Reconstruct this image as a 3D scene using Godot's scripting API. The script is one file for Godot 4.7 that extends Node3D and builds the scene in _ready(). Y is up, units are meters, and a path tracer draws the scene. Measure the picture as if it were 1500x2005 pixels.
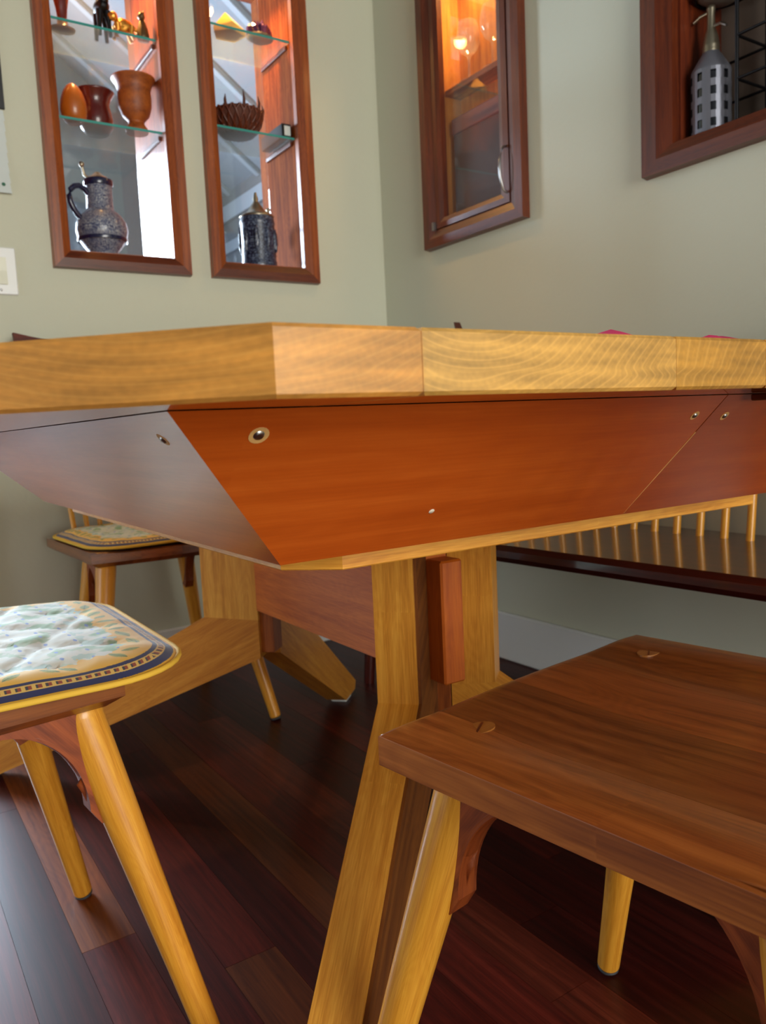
extends Node3D

# ---------- palette and helpers ----------
var M := {}
var T := {}
var used_names := {}


class MB:
	# collects triangles in world (or prototype) space; commit() turns them into a mesh in its own frame
	var v := PackedVector3Array()
	var g := PackedInt32Array()   # smoothing group per triangle, 0 = flat
	var s := PackedInt32Array()   # surface per triangle
	var uv := PackedVector2Array()
	var has_uv := false

	func tri(a: Vector3, b: Vector3, c: Vector3, grp := 0, surf := 0, ua := Vector2.ZERO, ub := Vector2.ZERO, uc := Vector2.ZERO) -> void:
		v.append(a); v.append(b); v.append(c)
		uv.append(ua); uv.append(ub); uv.append(uc)
		g.append(grp); s.append(surf)

	# quad a b c d, counter-clockwise seen from outside
	func quad(a: Vector3, b: Vector3, c: Vector3, d: Vector3, grp := 0, surf := 0, ua := Vector2.ZERO, ub := Vector2.ZERO, uc := Vector2.ZERO, ud := Vector2.ZERO) -> void:
		tri(a, b, c, grp, surf, ua, ub, uc)
		tri(a, c, d, grp, surf, ua, uc, ud)

	func box(lo: Vector3, hi: Vector3, bev := 0.0) -> void:
		boxf(Transform3D(Basis(), (lo + hi) * 0.5), (hi - lo) * 0.5, bev)

	# chamfered box in a frame, h = half size
	func boxf(f: Transform3D, h: Vector3, bev := 0.0) -> void:
		var b := minf(bev, minf(h.x, minf(h.y, h.z)) * 0.9)
		for ax in 3:
			for sg in [-1.0, 1.0]:
				var u := (ax + 1) % 3
				var w := (ax + 2) % 3
				var q: Array[Vector3] = []
				for k in [[-1, -1], [1, -1], [1, 1], [-1, 1]]:
					var p := Vector3.ZERO
					p[ax] = sg * h[ax]
					p[u] = k[0] * (h[u] - b)
					p[w] = k[1] * (h[w] - b)
					q.append(f * p)
				if sg > 0: quad(q[0], q[1], q[2], q[3])
				else: quad(q[3], q[2], q[1], q[0])
		if b <= 0.0: return
		for ax in 3:      # edges along ax
			var u := (ax + 1) % 3
			var w := (ax + 2) % 3
			for su in [-1.0, 1.0]:
				for sw in [-1.0, 1.0]:
					var p1 := Vector3.ZERO; var p2 := Vector3.ZERO
					p1[u] = su * h[u]; p1[w] = sw * (h[w] - b)
					p2[u] = su * (h[u] - b); p2[w] = sw * h[w]
					var a0 := p1; var a1 := p1; var b0 := p2; var b1 := p2
					a0[ax] = -(h[ax] - b); b0[ax] = a0[ax]
					a1[ax] = h[ax] - b; b1[ax] = a1[ax]
					if su * sw > 0: quad(f * a0, f * b0, f * b1, f * a1)
					else: quad(f * a1, f * b1, f * b0, f * a0)
		for sx in [-1.0, 1.0]:
			for sy in [-1.0, 1.0]:
				for sz in [-1.0, 1.0]:
					var c := Vector3(sx * h.x, sy * h.y, sz * h.z)
					var px := c - Vector3(0, sy * b, sz * b)
					var py := c - Vector3(sx * b, 0, sz * b)
					var pz := c - Vector3(sx * b, sy * b, 0)
					if sx * sy * sz > 0: tri(f * px, f * py, f * pz)
					else: tri(f * px, f * pz, f * py)

	# convex polygon extruded: points p (x, z) -> between y0 and y1 in a frame; chamfers bt (top) and bb (bottom)
	func prism(p: PackedVector2Array, y0: float, y1: float, bt := 0.0, bb := 0.0, f := Transform3D(), side_surf := 0, side_uv := false, bbd := -1.0) -> void:
		var n := p.size()
		var area := 0.0
		for i in n:
			area += p[i].cross(p[(i + 1) % n])
		var q := p.duplicate()
		if area < 0: q.reverse()
		var bd := bb if bbd < 0.0 else bbd
		var rings: Array = []
		rings.append([inset(q, bb), y0])
		if bb > 0: rings.append([q, y0 + bd])
		if bt > 0: rings.append([q, y1 - bt])
		rings.append([inset(q, bt), y1])
		for r in rings.size() - 1:
			var lo: PackedVector2Array = rings[r][0]
			var hi: PackedVector2Array = rings[r + 1][0]
			var yl: float = rings[r][1]
			var yh: float = rings[r + 1][1]
			for i in n:
				var j := (i + 1) % n
				# q runs +x to +z, so outside is on the right
				var a := Vector3(lo[i].x, yl, lo[i].y); var b := Vector3(lo[j].x, yl, lo[j].y)
				var c := Vector3(hi[j].x, yh, hi[j].y); var d := Vector3(hi[i].x, yh, hi[i].y)
				var dirv := q[j] - q[i]
				var endg := side_surf if absf(dirv.x) > 0.4 * dirv.length() else 0
				if side_uv:
					quad(f * b, f * a, f * d, f * c, 0, endg, Vector2(b.x, b.y), Vector2(a.x, a.y), Vector2(d.x, d.y), Vector2(c.x, c.y))
				else:
					quad(f * b, f * a, f * d, f * c)
		if side_uv: has_uv = true
		var top: PackedVector2Array = rings[-1][0]
		var bot: PackedVector2Array = rings[0][0]
		for i in range(1, n - 1):
			tri(f * Vector3(top[0].x, y1, top[0].y), f * Vector3(top[i + 1].x, y1, top[i + 1].y), f * Vector3(top[i].x, y1, top[i].y))
			tri(f * Vector3(bot[0].x, y0, bot[0].y), f * Vector3(bot[i].x, y0, bot[i].y), f * Vector3(bot[i + 1].x, y0, bot[i + 1].y))

	# any simple polygon extruded along local z of frame f from 0 to depth (no chamfer)
	func plate(p: PackedVector2Array, depth: float, f: Transform3D, smooth := 0) -> void:
		var idx := Geometry2D.triangulate_polygon(p)
		for i in range(0, idx.size(), 3):
			tri3(f, p[idx[i]], p[idx[i + 1]], p[idx[i + 2]], depth, true)
			tri3(f, p[idx[i]], p[idx[i + 1]], p[idx[i + 2]], 0.0, false)
		var ar := 0.0
		for i in p.size():
			ar += p[i].cross(p[(i + 1) % p.size()])
		for i in p.size():
			var a := p[i]; var b := p[(i + 1) % p.size()]
			if ar < 0:
				var t := a; a = b; b = t
			quad(f * Vector3(a.x, a.y, 0), f * Vector3(b.x, b.y, 0), f * Vector3(b.x, b.y, depth), f * Vector3(a.x, a.y, depth), smooth)

	func tri3(f: Transform3D, a: Vector2, b: Vector2, c: Vector2, z: float, up: bool) -> void:
		var ccw := (b - a).cross(c - a) > 0
		if ccw == up: tri(f * Vector3(a.x, a.y, z), f * Vector3(b.x, b.y, z), f * Vector3(c.x, c.y, z))
		else: tri(f * Vector3(a.x, a.y, z), f * Vector3(c.x, c.y, z), f * Vector3(b.x, b.y, z))

	static func inset(q: PackedVector2Array, d: float) -> PackedVector2Array:
		if d == 0.0: return q
		var r := PackedVector2Array()
		var n := q.size()
		for i in n:
			var e1 := (q[i] - q[(i + n - 1) % n]).normalized()
			var e2 := (q[(i + 1) % n] - q[i]).normalized()
			var n1 := Vector2(-e1.y, e1.x); var n2 := Vector2(-e2.y, e2.x)
			var m := (n1 + n2)
			m = m / maxf(0.2, 1.0 + n1.dot(n2))
			r.append(q[i] + m * d)
		return r

	# eight corners: bottom ring 0-3 and top ring 4-7, both counter-clockwise from above
	func hexa(c: Array) -> void:
		quad(c[3], c[2], c[1], c[0]); quad(c[4], c[5], c[6], c[7])
		for i in 4:
			var j := (i + 1) % 4
			quad(c[i], c[j], c[j + 4], c[i + 4])

	# profile of (radius, height) turned about y of the frame
	func lathe(pr: Array, f := Transform3D(), seg := 24, grp := 1) -> void:
		for k in pr.size() - 1:
			var a: Vector2 = pr[k]; var b: Vector2 = pr[k + 1]
			for i in seg:
				var t0 := TAU * i / seg; var t1 := TAU * (i + 1) / seg
				var p0 := Vector3(a.x * cos(t0), a.y, -a.x * sin(t0)); var p1 := Vector3(a.x * cos(t1), a.y, -a.x * sin(t1))
				var p2 := Vector3(b.x * cos(t1), b.y, -b.x * sin(t1)); var p3 := Vector3(b.x * cos(t0), b.y, -b.x * sin(t0))
				if a.x > 1e-6: tri(f * p0, f * p1, f * p2, grp + k * 0)
				if b.x > 1e-6: tri(f * p0, f * p2, f * p3, grp + k * 0)

	# lathe with a hard edge wherever two profile points coincide
	func lathe_h(pr: Array, f := Transform3D(), seg := 24) -> void:
		var run: Array = []
		var grp := 1
		for k in pr.size():
			run.append(pr[k])
			if k + 1 < pr.size() and pr[k] == pr[k + 1]:
				lathe(run, f, seg, grp); run = []; grp += 1
		lathe(run, f, seg, grp)

	func tube(path: Array, radii: Array, seg := 12, grp := 1, flat := 1.0) -> void:
		var rings: Array = []
		var up := Vector3.UP
		for i in path.size():
			var d: Vector3 = (path[mini(i + 1, path.size() - 1)] - path[maxi(i - 1, 0)]).normalized()
			var ref := up if absf(d.dot(up)) < 0.95 else Vector3.RIGHT
			var x := d.cross(ref).normalized(); var y := x.cross(d).normalized()
			var ring: Array[Vector3] = []
			var r: float = radii[i] if radii.size() > 1 else radii[0]
			for k in seg:
				var t := TAU * k / seg
				ring.append(path[i] + (x * cos(t) * flat + y * sin(t)) * r)
			rings.append(ring)
		for i in rings.size() - 1:
			for k in seg:
				var j := (k + 1) % seg
				quad(rings[i][j], rings[i][k], rings[i + 1][k], rings[i + 1][j], grp)
		for k in range(1, seg - 1):
			tri(rings[0][0], rings[0][k], rings[0][k + 1], 0)
			tri(rings[-1][0], rings[-1][k + 1], rings[-1][k], 0)

	func mesh(f := Transform3D()) -> ArrayMesh:
		var inv := f.affine_inverse()
		var p := PackedVector3Array()
		p.resize(v.size())
		for i in v.size():
			p[i] = inv * v[i]
		var fn := PackedVector3Array()
		var acc := {}
		for t in g.size():
			var n := (p[t * 3 + 1] - p[t * 3]).cross(p[t * 3 + 2] - p[t * 3])
			fn.append(n)
			if g[t] > 0:
				for k in 3:
					var key := [g[t], p[t * 3 + k].snapped(Vector3.ONE * 1e-5)]
					acc[key] = acc.get(key, Vector3.ZERO) + n
		var am := ArrayMesh.new()
		var most := 0
		for x in s: most = maxi(most, x)
		for sf in most + 1:
			var pv := PackedVector3Array(); var pn := PackedVector3Array(); var pu := PackedVector2Array()
			for t in g.size():
				if s[t] != sf: continue
				for k in [0, 2, 1]:
					pv.append(p[t * 3 + k])
					var n := fn[t]
					if g[t] > 0: n = acc[[g[t], p[t * 3 + k].snapped(Vector3.ONE * 1e-5)]]
					pn.append(n.normalized() if n.length_squared() > 1e-20 else Vector3.UP)
					pu.append(uv[t * 3 + k])
			var arr := []
			arr.resize(Mesh.ARRAY_MAX)
			arr[Mesh.ARRAY_VERTEX] = pv
			arr[Mesh.ARRAY_NORMAL] = pn
			arr[Mesh.ARRAY_TEX_UV] = pu
			am.add_surface_from_arrays(Mesh.PRIMITIVE_TRIANGLES, arr)
		return am


func world_of(n: Node) -> Transform3D:
	var t := Transform3D()
	var k := n
	while k is Node3D and k != self:
		t = k.transform * t
		k = k.get_parent()
	return t


# one named mesh; f is the frame (in world, or in the prototype's own space) the mesh is written in
func put(called: String, b: MB, m, parent: Node = null, f := Transform3D()) -> MeshInstance3D:
	var o := MeshInstance3D.new()
	o.mesh = b.mesh(f)
	if m is Array:
		for i in m.size(): o.set_surface_override_material(i, m[i])
		for i in mini(m.size(), o.mesh.get_surface_count()): o.mesh.surface_set_material(i, m[i])
	else:
		for i in o.mesh.get_surface_count(): o.mesh.surface_set_material(i, m)
	var par: Node = parent if parent else self
	o.name = numbered(called) if par == self else called
	par.add_child(o, true)
	if par != self: o.transform = world_of(par).affine_inverse() * f
	else: o.transform = f
	return o


func numbered(called: String) -> String:
	var n: int = used_names.get(called, 0)
	used_names[called] = n + 1
	return called if n == 0 else "%s_%03d" % [called, n]


func tag(o: Node, label: String, category: String, group := "") -> Node:
	o.set_meta("label", label)
	o.set_meta("category", category)
	if group: o.set_meta("group", group)
	return o


func thing(called: String, label: String, category: String, at := Vector3.ZERO, group := "", turn := 0.0) -> Node3D:
	var o := Node3D.new()
	o.name = numbered(called)
	add_child(o)
	o.transform = Transform3D(Basis(Vector3.UP, turn), at)
	tag(o, label, category, group)
	return o


func structure(o: Node) -> Node:
	o.set_meta("kind", "structure")
	return o


func fr(o: Vector3, along: Vector3, up := Vector3.UP) -> Transform3D:
	# a frame whose local x runs along the grain
	var x := along.normalized()
	var u := up if absf(x.dot(up)) < 0.98 else Vector3.FORWARD
	var z := x.cross(u).normalized()
	return Transform3D(Basis(x, z.cross(x), z), o)


func lin(r: float, gg: float, b: float) -> Color:
	return Color(r / 255.0, gg / 255.0, b / 255.0)


# ---------- textures ----------
func noise_bytes(w: int, h: int, tw: int, th: int, freq: float, sd: int, oct := 3) -> PackedByteArray:
	var n := FastNoiseLite.new()
	n.seed = sd
	n.noise_type = FastNoiseLite.TYPE_SIMPLEX_SMOOTH
	n.frequency = freq
	n.fractal_octaves = oct
	var im := n.get_seamless_image(w, h, false, false, 0.25, true)
	im.convert(Image.FORMAT_L8)
	im.resize(tw, th, Image.INTERPOLATE_CUBIC)
	return im.get_data()


# wood with its grain along u. c0 dark, c1 middle, c2 light
func wood_texture(sd: int, c0: Color, c1: Color, c2: Color, streak: float, rings: float, fine: float, pores := 0.0) -> ImageTexture:
	var n := 512
	var a := noise_bytes(24, 192, n, n, 0.06, sd, 3)
	var b := noise_bytes(40, 512, n, n, 0.20, sd + 1, 2)
	var c := noise_bytes(48, 96, n, n, 0.03, sd + 2, 2)
	var d := noise_bytes(64, 512, n, n, 0.35, sd + 3, 1)
	var out := PackedByteArray()
	out.resize(n * n * 3)
	for y in n:
		for x in n:
			var i := y * n + x
			var t := 0.5 + streak * (a[i] / 255.0 - 0.5) + fine * (b[i] / 255.0 - 0.5)
			if rings > 0.0:
				var ph := fposmod(c[i] / 255.0 * 9.0, 1.0)
				t += rings * (0.5 - absf(ph * 2.0 - 1.0)) * 0.6
			if pores > 0.0 and d[i] > 190:
				t += pores * (d[i] - 190) / 65.0
			t = clampf(t, 0.0, 1.0)
			var col := c0.lerp(c1, t * 2.0) if t < 0.5 else c1.lerp(c2, t * 2.0 - 1.0)
			out[i * 3] = int(col.r * 255.0); out[i * 3 + 1] = int(col.g * 255.0); out[i * 3 + 2] = int(col.b * 255.0)
	var im := Image.create_from_data(n, n, false, Image.FORMAT_RGB8, out)
	return ImageTexture.create_from_image(im)


const ENDX0 := 0.0
const ENDW := 1.206
const BOARDS := [0.024, 0.212, 0.390, 0.479, 0.603, 0.727, 0.816, 0.994, 1.182]


# end grain of the table top: growth rings, board by board; u = x / ENDW, v from the underside up
func end_grain_texture() -> ImageTexture:
	var w := 2048
	var h := 96
	var tall := 0.030
	var warp := noise_bytes(256, 16, w, h, 0.028, 77, 1)
	var mott := noise_bytes(256, 48, w, h, 0.05, 78, 3)
	var finev := noise_bytes(1024, 24, w, h, 0.3, 79, 2)
	var base := [lin(206, 142, 66), lin(206, 156, 80), lin(200, 146, 62), lin(206, 152, 62), lin(196, 140, 60), lin(206, 150, 70), lin(200, 140, 62), lin(206, 146, 66)]
	var cx := [0.13, 0.246, 0.520, 0.52, 0.66, 0.70, 0.92, 1.1]
	var cy := [0.140, 0.075, -0.045, 0.07, 0.09, -0.05, 0.08, 0.07]
	var sp := [0.0046, 0.0046, 0.0072, 0.006, 0.006, 0.006, 0.006, 0.006]
	var st := [0.45, 1.0, 0.9, 0.8, 0.7, 0.7, 0.8, 0.8]
	var out := PackedByteArray()
	out.resize(w * h * 3)
	for y in h:
		var yy := tall * (1.0 - float(y) / h)
		for x in w:
			var i := y * w + x
			var xx := ENDW * x / w
			var k := 0
			while k < 7 and xx > BOARDS[k + 1]: k += 1
			var dx: float = xx - cx[k]
			if k == 0 and xx < 0.14: dx = (xx - 0.14) * 0.7 + 0.01
			var ang := 0.56 if k == 1 else 1.0
			var wv := (warp[i] / 255.0 - 0.5)
			var r := sqrt(dx * dx * ang + (yy - cy[k]) * (yy - cy[k])) + wv * 0.013
			var ph := fposmod(r / sp[k], 1.0)
			var line := clampf(1.0 - absf(ph - 0.5) / 0.15, 0.0, 1.0)
			var drift := (ph - 0.5) * 0.05
			var col: Color = base[k]
			var l := 1.0 + (mott[i] / 255.0 - 0.5) * 0.30 + (finev[i] / 255.0 - 0.5) * 0.10 + drift
			l *= 0.93
			col = Color(col.r * l, col.g * l, col.b * l * 0.94)
			col = col.lerp(lin(232, 178, 92), line * 0.5 * st[k])
			out[i * 3] = clampi(int(col.r * 255.0), 0, 255); out[i * 3 + 1] = clampi(int(col.g * 255.0), 0, 255); out[i * 3 + 2] = clampi(int(col.b * 255.0), 0, 255)
	return ImageTexture.create_from_image(Image.create_from_data(w, h, false, Image.FORMAT_RGB8, out))


# printed cotton of the seat cushion: cream centre with blue sprigs and foliage, yellow field with leaves, navy and patterned bands
const CUW := 0.235
const CUR := 0.10
func cushion_edge(p: Vector2) -> float:   # distance inside the outline, metres
	var q := Vector2(absf(p.x), absf(p.y)) - Vector2(CUW - CUR, CUW - CUR)
	return CUR - (Vector2(maxf(q.x, 0), maxf(q.y, 0)).length() + minf(maxf(q.x, q.y), 0.0))


func cushion_texture() -> ImageTexture:
	var n := 768
	var fol := noise_bytes(256, 256, n, n, 0.035, 91, 4)
	var fol2 := noise_bytes(256, 256, n, n, 0.09, 92, 3)
	var out := PackedByteArray()
	out.resize(n * n * 3)
	var yellow := lin(242, 188, 44)
	var navy := lin(32, 44, 92)
	var cream := lin(214, 222, 206)
	var rng := RandomNumberGenerator.new()
	rng.seed = 5
	# leaves: centre, angle, length
	var leaves: Array = []
	for k in 44:
		var t := TAU * (k + rng.randf() * 0.5) / 44.0
		var d := Vector2(cos(t), sin(t))
		var r := 0.05
		while cushion_edge(d * r) > 0.047 + rng.randf() * 0.0: r += 0.002
		leaves.append([d * r, t + rng.randf_range(-1.2, 1.2), rng.randf_range(0.010, 0.017), rng.randf()])
	var pts := []
	for y in n:
		for x in n:
			var i := y * n + x
			var p := Vector2((float(x) / n - 0.5) * 0.5, (float(y) / n - 0.5) * 0.5)
			var e := cushion_edge(p)
			var col: Color
			if e < 0.006: col = yellow
			elif e < 0.0145: col = navy
			elif e < 0.0235:
				var t := fposmod((atan2(p.y, p.x)) * 22.0, 1.0) if absf(absf(p.x) - absf(p.y)) > 9.0 else fposmod((p.x if absf(p.y) > absf(p.x) else p.y) / 0.0095, 1.0)
				col = lin(226, 190, 100)
				if absf(e - 0.019) < 0.0026 and t > 0.25 and t < 0.85: col = lin(150, 70, 48) if t < 0.62 else lin(60, 62, 70)
			elif e < 0.0285: col = navy
			else:
				var wig := (fol2[i] / 255.0 - 0.5) * 0.02
				if e + wig < 0.060:
					col = yellow.lerp(lin(250, 206, 96), fol[i] / 255.0 * 0.5)
				else:
					var f := fol[i] / 255.0
					col = cream.lerp(lin(226, 224, 196), fol2[i] / 255.0)
					var rim := clampf((0.115 - e) / 0.06, 0.0, 1.0)
					if f > 0.60 - 0.16 * rim: col = col.lerp(lin(126, 170, 110), clampf((f - 0.52) * 4.0, 0.0, 0.85))
					if f < 0.30 and rim > 0.3: col = col.lerp(lin(150, 190, 170), 0.6)
					# small blue sprigs on a diagonal grid
					var gx := fposmod(p.x / 0.030 + p.y / 0.06, 1.0) - 0.5; var gy := fposmod(p.y / 0.030, 1.0) - 0.5
					if gx * gx * 0.5 + gy * gy * 3.0 < 0.012: col = lin(116, 146, 206)
			out[i * 3] = int(col.r * 255.0); out[i * 3 + 1] = int(col.g * 255.0); out[i * 3 + 2] = int(col.b * 255.0)
	var im := Image.create_from_data(n, n, false, Image.FORMAT_RGB8, out)
	for lf in leaves:
		var c: Vector2 = lf[0]
		var ca := cos(lf[1]); var sa := sin(lf[1])
		var L: float = lf[2]
		var px := int((c.x / 0.5 + 0.5) * n); var py := int((c.y / 0.5 + 0.5) * n)
		var R := int(L * 1.1 / 0.5 * n) + 1
		for yy in range(py - R, py + R + 1):
			for xx in range(px - R, px + R + 1):
				if xx < 0 or yy < 0 or xx >= n or yy >= n: continue
				var q := Vector2((float(xx) / n - 0.5) * 0.5, (float(yy) / n - 0.5) * 0.5) - c
				var a := (q.x * ca + q.y * sa) / L; var b := (-q.x * sa + q.y * ca) / (L * 0.42)
				if absf(a) < 1.0 and absf(b) < 1.0 - a * a:
					var col := lin(120, 140, 26).lerp(lin(176, 178, 40), lf[3])
					if absf(b) < 0.12: col = lin(84, 104, 30)
					im.set_pixel(xx, yy, col)
	return ImageTexture.create_from_image(im)


func stein_texture(sd: int, c0: Color, c1: Color, c2: Color) -> ImageTexture:
	var n := 256
	var a := noise_bytes(128, 128, n, n, 0.06, sd, 3)
	var b := noise_bytes(256, 256, n, n, 0.11, sd + 1, 2)
	var out := PackedByteArray()
	out.resize(n * n * 3)
	for i in n * n:
		var t := a[i] / 255.0
		var k := absf(fposmod(t * 4.0 + b[i] / 255.0, 1.0) - 0.5) * 2.0
		var col := c0.lerp(c1, smoothstep(0.25, 0.55, k)).lerp(c2, smoothstep(0.75, 0.95, k))
		out[i * 3] = int(col.r * 255.0); out[i * 3 + 1] = int(col.g * 255.0); out[i * 3 + 2] = int(col.b * 255.0)
	return ImageTexture.create_from_image(Image.create_from_data(n, n, false, Image.FORMAT_RGB8, out))


# ---------- materials ----------
func plain(c: Color, rough := 0.6, metal := 0.0, coat := 0.0, coat_rough := 0.1) -> StandardMaterial3D:
	var m := StandardMaterial3D.new()
	m.albedo_color = c
	m.roughness = rough
	m.metallic = metal
	if coat > 0:
		m.clearcoat_enabled = true
		m.clearcoat = coat
		m.clearcoat_roughness = coat_rough
	return m


func wood(tex: Texture2D, scale: Vector3, rough := 0.4, tint := Color.WHITE, off := Vector3.ZERO, coat := 0.0, coat_rough := 0.1) -> StandardMaterial3D:
	var m := plain(tint, rough, 0.0, coat, coat_rough)
	m.albedo_texture = tex
	m.uv1_triplanar = true
	m.uv1_triplanar_sharpness = 8.0
	m.uv1_scale = scale
	m.uv1_offset = off
	return m


func glass(c: Color, alpha: float, rough := 0.0) -> StandardMaterial3D:
	var m := plain(Color(c.r, c.g, c.b, alpha), rough)
	m.transparency = BaseMaterial3D.TRANSPARENCY_ALPHA
	return m


func glow(c: Color, e: float) -> StandardMaterial3D:
	var m := plain(Color(0.9, 0.9, 0.9), 0.5)
	m.emission_enabled = true
	m.emission = c
	m.emission_energy_multiplier = e
	return m


func make_materials() -> void:
	T.ash = wood_texture(11, lin(192, 138, 66), lin(220, 172, 94), lin(240, 200, 124), 0.75, 0.25, 0.55, 0.35)
	T.cherry = wood_texture(21, lin(110, 55, 22), lin(152, 86, 37), lin(182, 110, 52), 0.8, 0.3, 0.35)
	T.mahogany = wood_texture(31, lin(186, 78, 14), lin(202, 90, 20), lin(216, 104, 30), 0.7, 0.15, 0.35)
	T.dark = wood_texture(41, lin(54, 17, 13), lin(80, 28, 20), lin(106, 44, 32), 0.8, 0.2, 0.5)
	T.end = end_grain_texture()
	T.cushion = cushion_texture()
	T.stein = stein_texture(61, lin(46, 52, 92), lin(128, 134, 152), lin(196, 194, 186))
	T.stein_dark = stein_texture(63, lin(10, 13, 36), lin(44, 54, 88), lin(150, 166, 182))

	M.ash = wood(T.ash, Vector3(2.2, 5, 5), 0.42, Color(1.0, 0.88, 0.58), Vector3.ZERO, 0.35, 0.2)
	M.ash_b = wood(T.ash, Vector3(2.2, 5, 5), 0.42, Color(1.0, 0.92, 0.68), Vector3(0.37, 0.21, 0.63), 0.35, 0.2)
	M.ash_leg = wood(T.ash, Vector3(2.2, 9, 9), 0.38, Color(1.0, 0.88, 0.54), Vector3(0.1, 0.5, 0.2), 0.4, 0.15)
	M.ash_amber = wood(T.ash, Vector3(2.2, 5, 5), 0.42, Color(0.92, 0.78, 0.52), Vector3(0.7, 0.4, 0.1), 0.35, 0.2)
	M.stretcher = wood(T.ash, Vector3(2, 4, 4), 0.6, Color(0.92, 0.62, 0.36), Vector3(0.2, 0.3, 0.1))
	M.block = wood(T.ash, Vector3(2, 5, 5), 0.5, Color(0.86, 0.54, 0.22), Vector3(0.2, 0.3, 0.1), 0.2, 0.2)
	M.shade_overlay = wood(T.cherry, Vector3(2, 4, 4), 0.6, Color(0.74, 0.74, 0.56), Vector3(0.6, 0.3, 0.1))  # shade of one leg face put into a darker wood tone
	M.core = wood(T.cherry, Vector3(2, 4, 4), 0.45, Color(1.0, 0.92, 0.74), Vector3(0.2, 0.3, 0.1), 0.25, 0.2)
	M.top = wood(T.ash, Vector3(1.6, 4, 4), 0.16, Color(0.98, 0.84, 0.58), Vector3(0.2, 0, 0.4), 1.0, 0.03)
	M.end = plain(Color.WHITE, 0.42, 0.0, 0.35, 0.18)
	M.end.albedo_texture = T.end
	M.end.uv1_scale = Vector3(1.0 / ENDW, -1.0 / 0.030, 1)
	M.end.uv1_offset = Vector3(0, 0.7225 / 0.030, 0)
	M.apron = wood(T.mahogany, Vector3(1.6, 3.2, 3.2), 0.4, Color.WHITE, Vector3(0.3, 0.1, 0.2), 1.0, 0.22)
	M.apron_b = wood(T.mahogany, Vector3(1.6, 3.2, 3.2), 0.4, Color(0.92, 0.90, 0.90), Vector3(0.8, 0.6, 0.5), 1.0, 0.22)
	for k in 4:
		M["seat%d" % k] = wood(T.cherry, Vector3(1.7, 4, 4), 0.34, [Color(1.0, 0.98, 0.92), Color(0.82, 0.80, 0.78), Color(0.96, 0.90, 0.84), Color(0.86, 0.84, 0.80)][k], Vector3(0.21 * k, 0.37 * k, 0.13 * k), 0.45, 0.16)
	M.bracket = wood(T.cherry, Vector3(2, 5, 5), 0.5, Color(0.92, 0.76, 0.66), Vector3(0.4, 0.1, 0.8), 0.12, 0.25)
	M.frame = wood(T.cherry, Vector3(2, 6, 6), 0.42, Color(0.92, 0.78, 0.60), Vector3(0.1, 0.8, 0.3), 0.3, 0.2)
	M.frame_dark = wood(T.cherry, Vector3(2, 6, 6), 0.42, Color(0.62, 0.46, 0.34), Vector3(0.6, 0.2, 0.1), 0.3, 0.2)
	M.niche = wood(T.cherry, Vector3(2, 4, 4), 0.30, Color(1.0, 0.84, 0.66), Vector3(0.5, 0.5, 0.2), 0.6, 0.06)
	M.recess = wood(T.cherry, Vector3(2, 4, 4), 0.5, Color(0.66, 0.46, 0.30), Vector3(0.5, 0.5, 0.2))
	M.niche_b = wood(T.cherry, Vector3(2, 4, 4), 0.75, Color(0.80, 0.70, 0.62), Vector3(0.5, 0.5, 0.2))
	M.niche_b.metallic_specular = 0.15
	M.tenon = wood(T.ash, Vector3(2, 9, 9), 0.4, Color(0.70, 0.56, 0.42), Vector3(0.5, 0.2, 0.2), 0.3, 0.16)
	M.bench = wood(T.dark, Vector3(1.6, 4, 4), 0.3, Color(0.86, 0.8, 0.76), Vector3(0.3, 0.2, 0.9), 0.8, 0.08)
	M.bench_rail = wood(T.dark, Vector3(1.6, 4, 4), 0.35, Color(0.9, 0.8, 0.76), Vector3(0.1, 0.7, 0.9), 0.4, 0.12)
	M.crest = wood(T.cherry, Vector3(1.6, 4, 4), 0.65, Color(0.60, 0.38, 0.30), Vector3(0.1, 0.7, 0.9))
	M.cabinet = wood(T.ash, Vector3(1.6, 4, 4), 0.5, Color(0.94, 0.78, 0.50), Vector3(0.1, 0.7, 0.9))
	var tones := [Color(0.80, 0.66, 0.66), Color(1.0, 0.86, 0.82), Color(0.66, 0.52, 0.52), Color(1.16, 0.98, 0.86), Color(0.90, 0.72, 0.66), Color(0.74, 0.6, 0.56)]
	for k in tones.size():
		var c: Color = tones[k]
		M["floor%d" % k] = wood(T.dark, Vector3(1.3, 6, 6), 0.42, Color(minf(c.r, 1), minf(c.g, 1), minf(c.b, 1)), Vector3(0.23 * k, 0.31 * k, 0.17 * k), 0.08, 0.2)
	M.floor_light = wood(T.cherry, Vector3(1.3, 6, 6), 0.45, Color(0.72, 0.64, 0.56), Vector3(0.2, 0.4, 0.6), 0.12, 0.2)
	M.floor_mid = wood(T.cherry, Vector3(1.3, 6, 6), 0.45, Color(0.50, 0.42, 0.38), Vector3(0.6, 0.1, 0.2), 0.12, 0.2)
	for key in M:
		if String(key).begins_with("floor"): M[key].metallic_specular = 0.24
	M.subfloor = plain(lin(14, 8, 6), 0.9)
	var wn := FastNoiseLite.new()
	wn.seed = 8; wn.frequency = 0.05
	var wt := NoiseTexture2D.new()
	wt.width = 256; wt.height = 256; wt.seamless = true; wt.noise = wn
	M.wall = plain(lin(203, 204, 184), 0.75)
	M.wall.heightmap_enabled = true
	M.wall.heightmap_texture = wt
	M.wall.heightmap_scale = 0.03
	M.wall.uv1_triplanar = true
	M.wall.uv1_scale = Vector3(4, 4, 4)
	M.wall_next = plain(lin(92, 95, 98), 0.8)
	M.rafter = plain(lin(132, 138, 146), 0.6)
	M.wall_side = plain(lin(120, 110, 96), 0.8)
	M.ceiling = plain(lin(110, 116, 124), 0.8)
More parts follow.
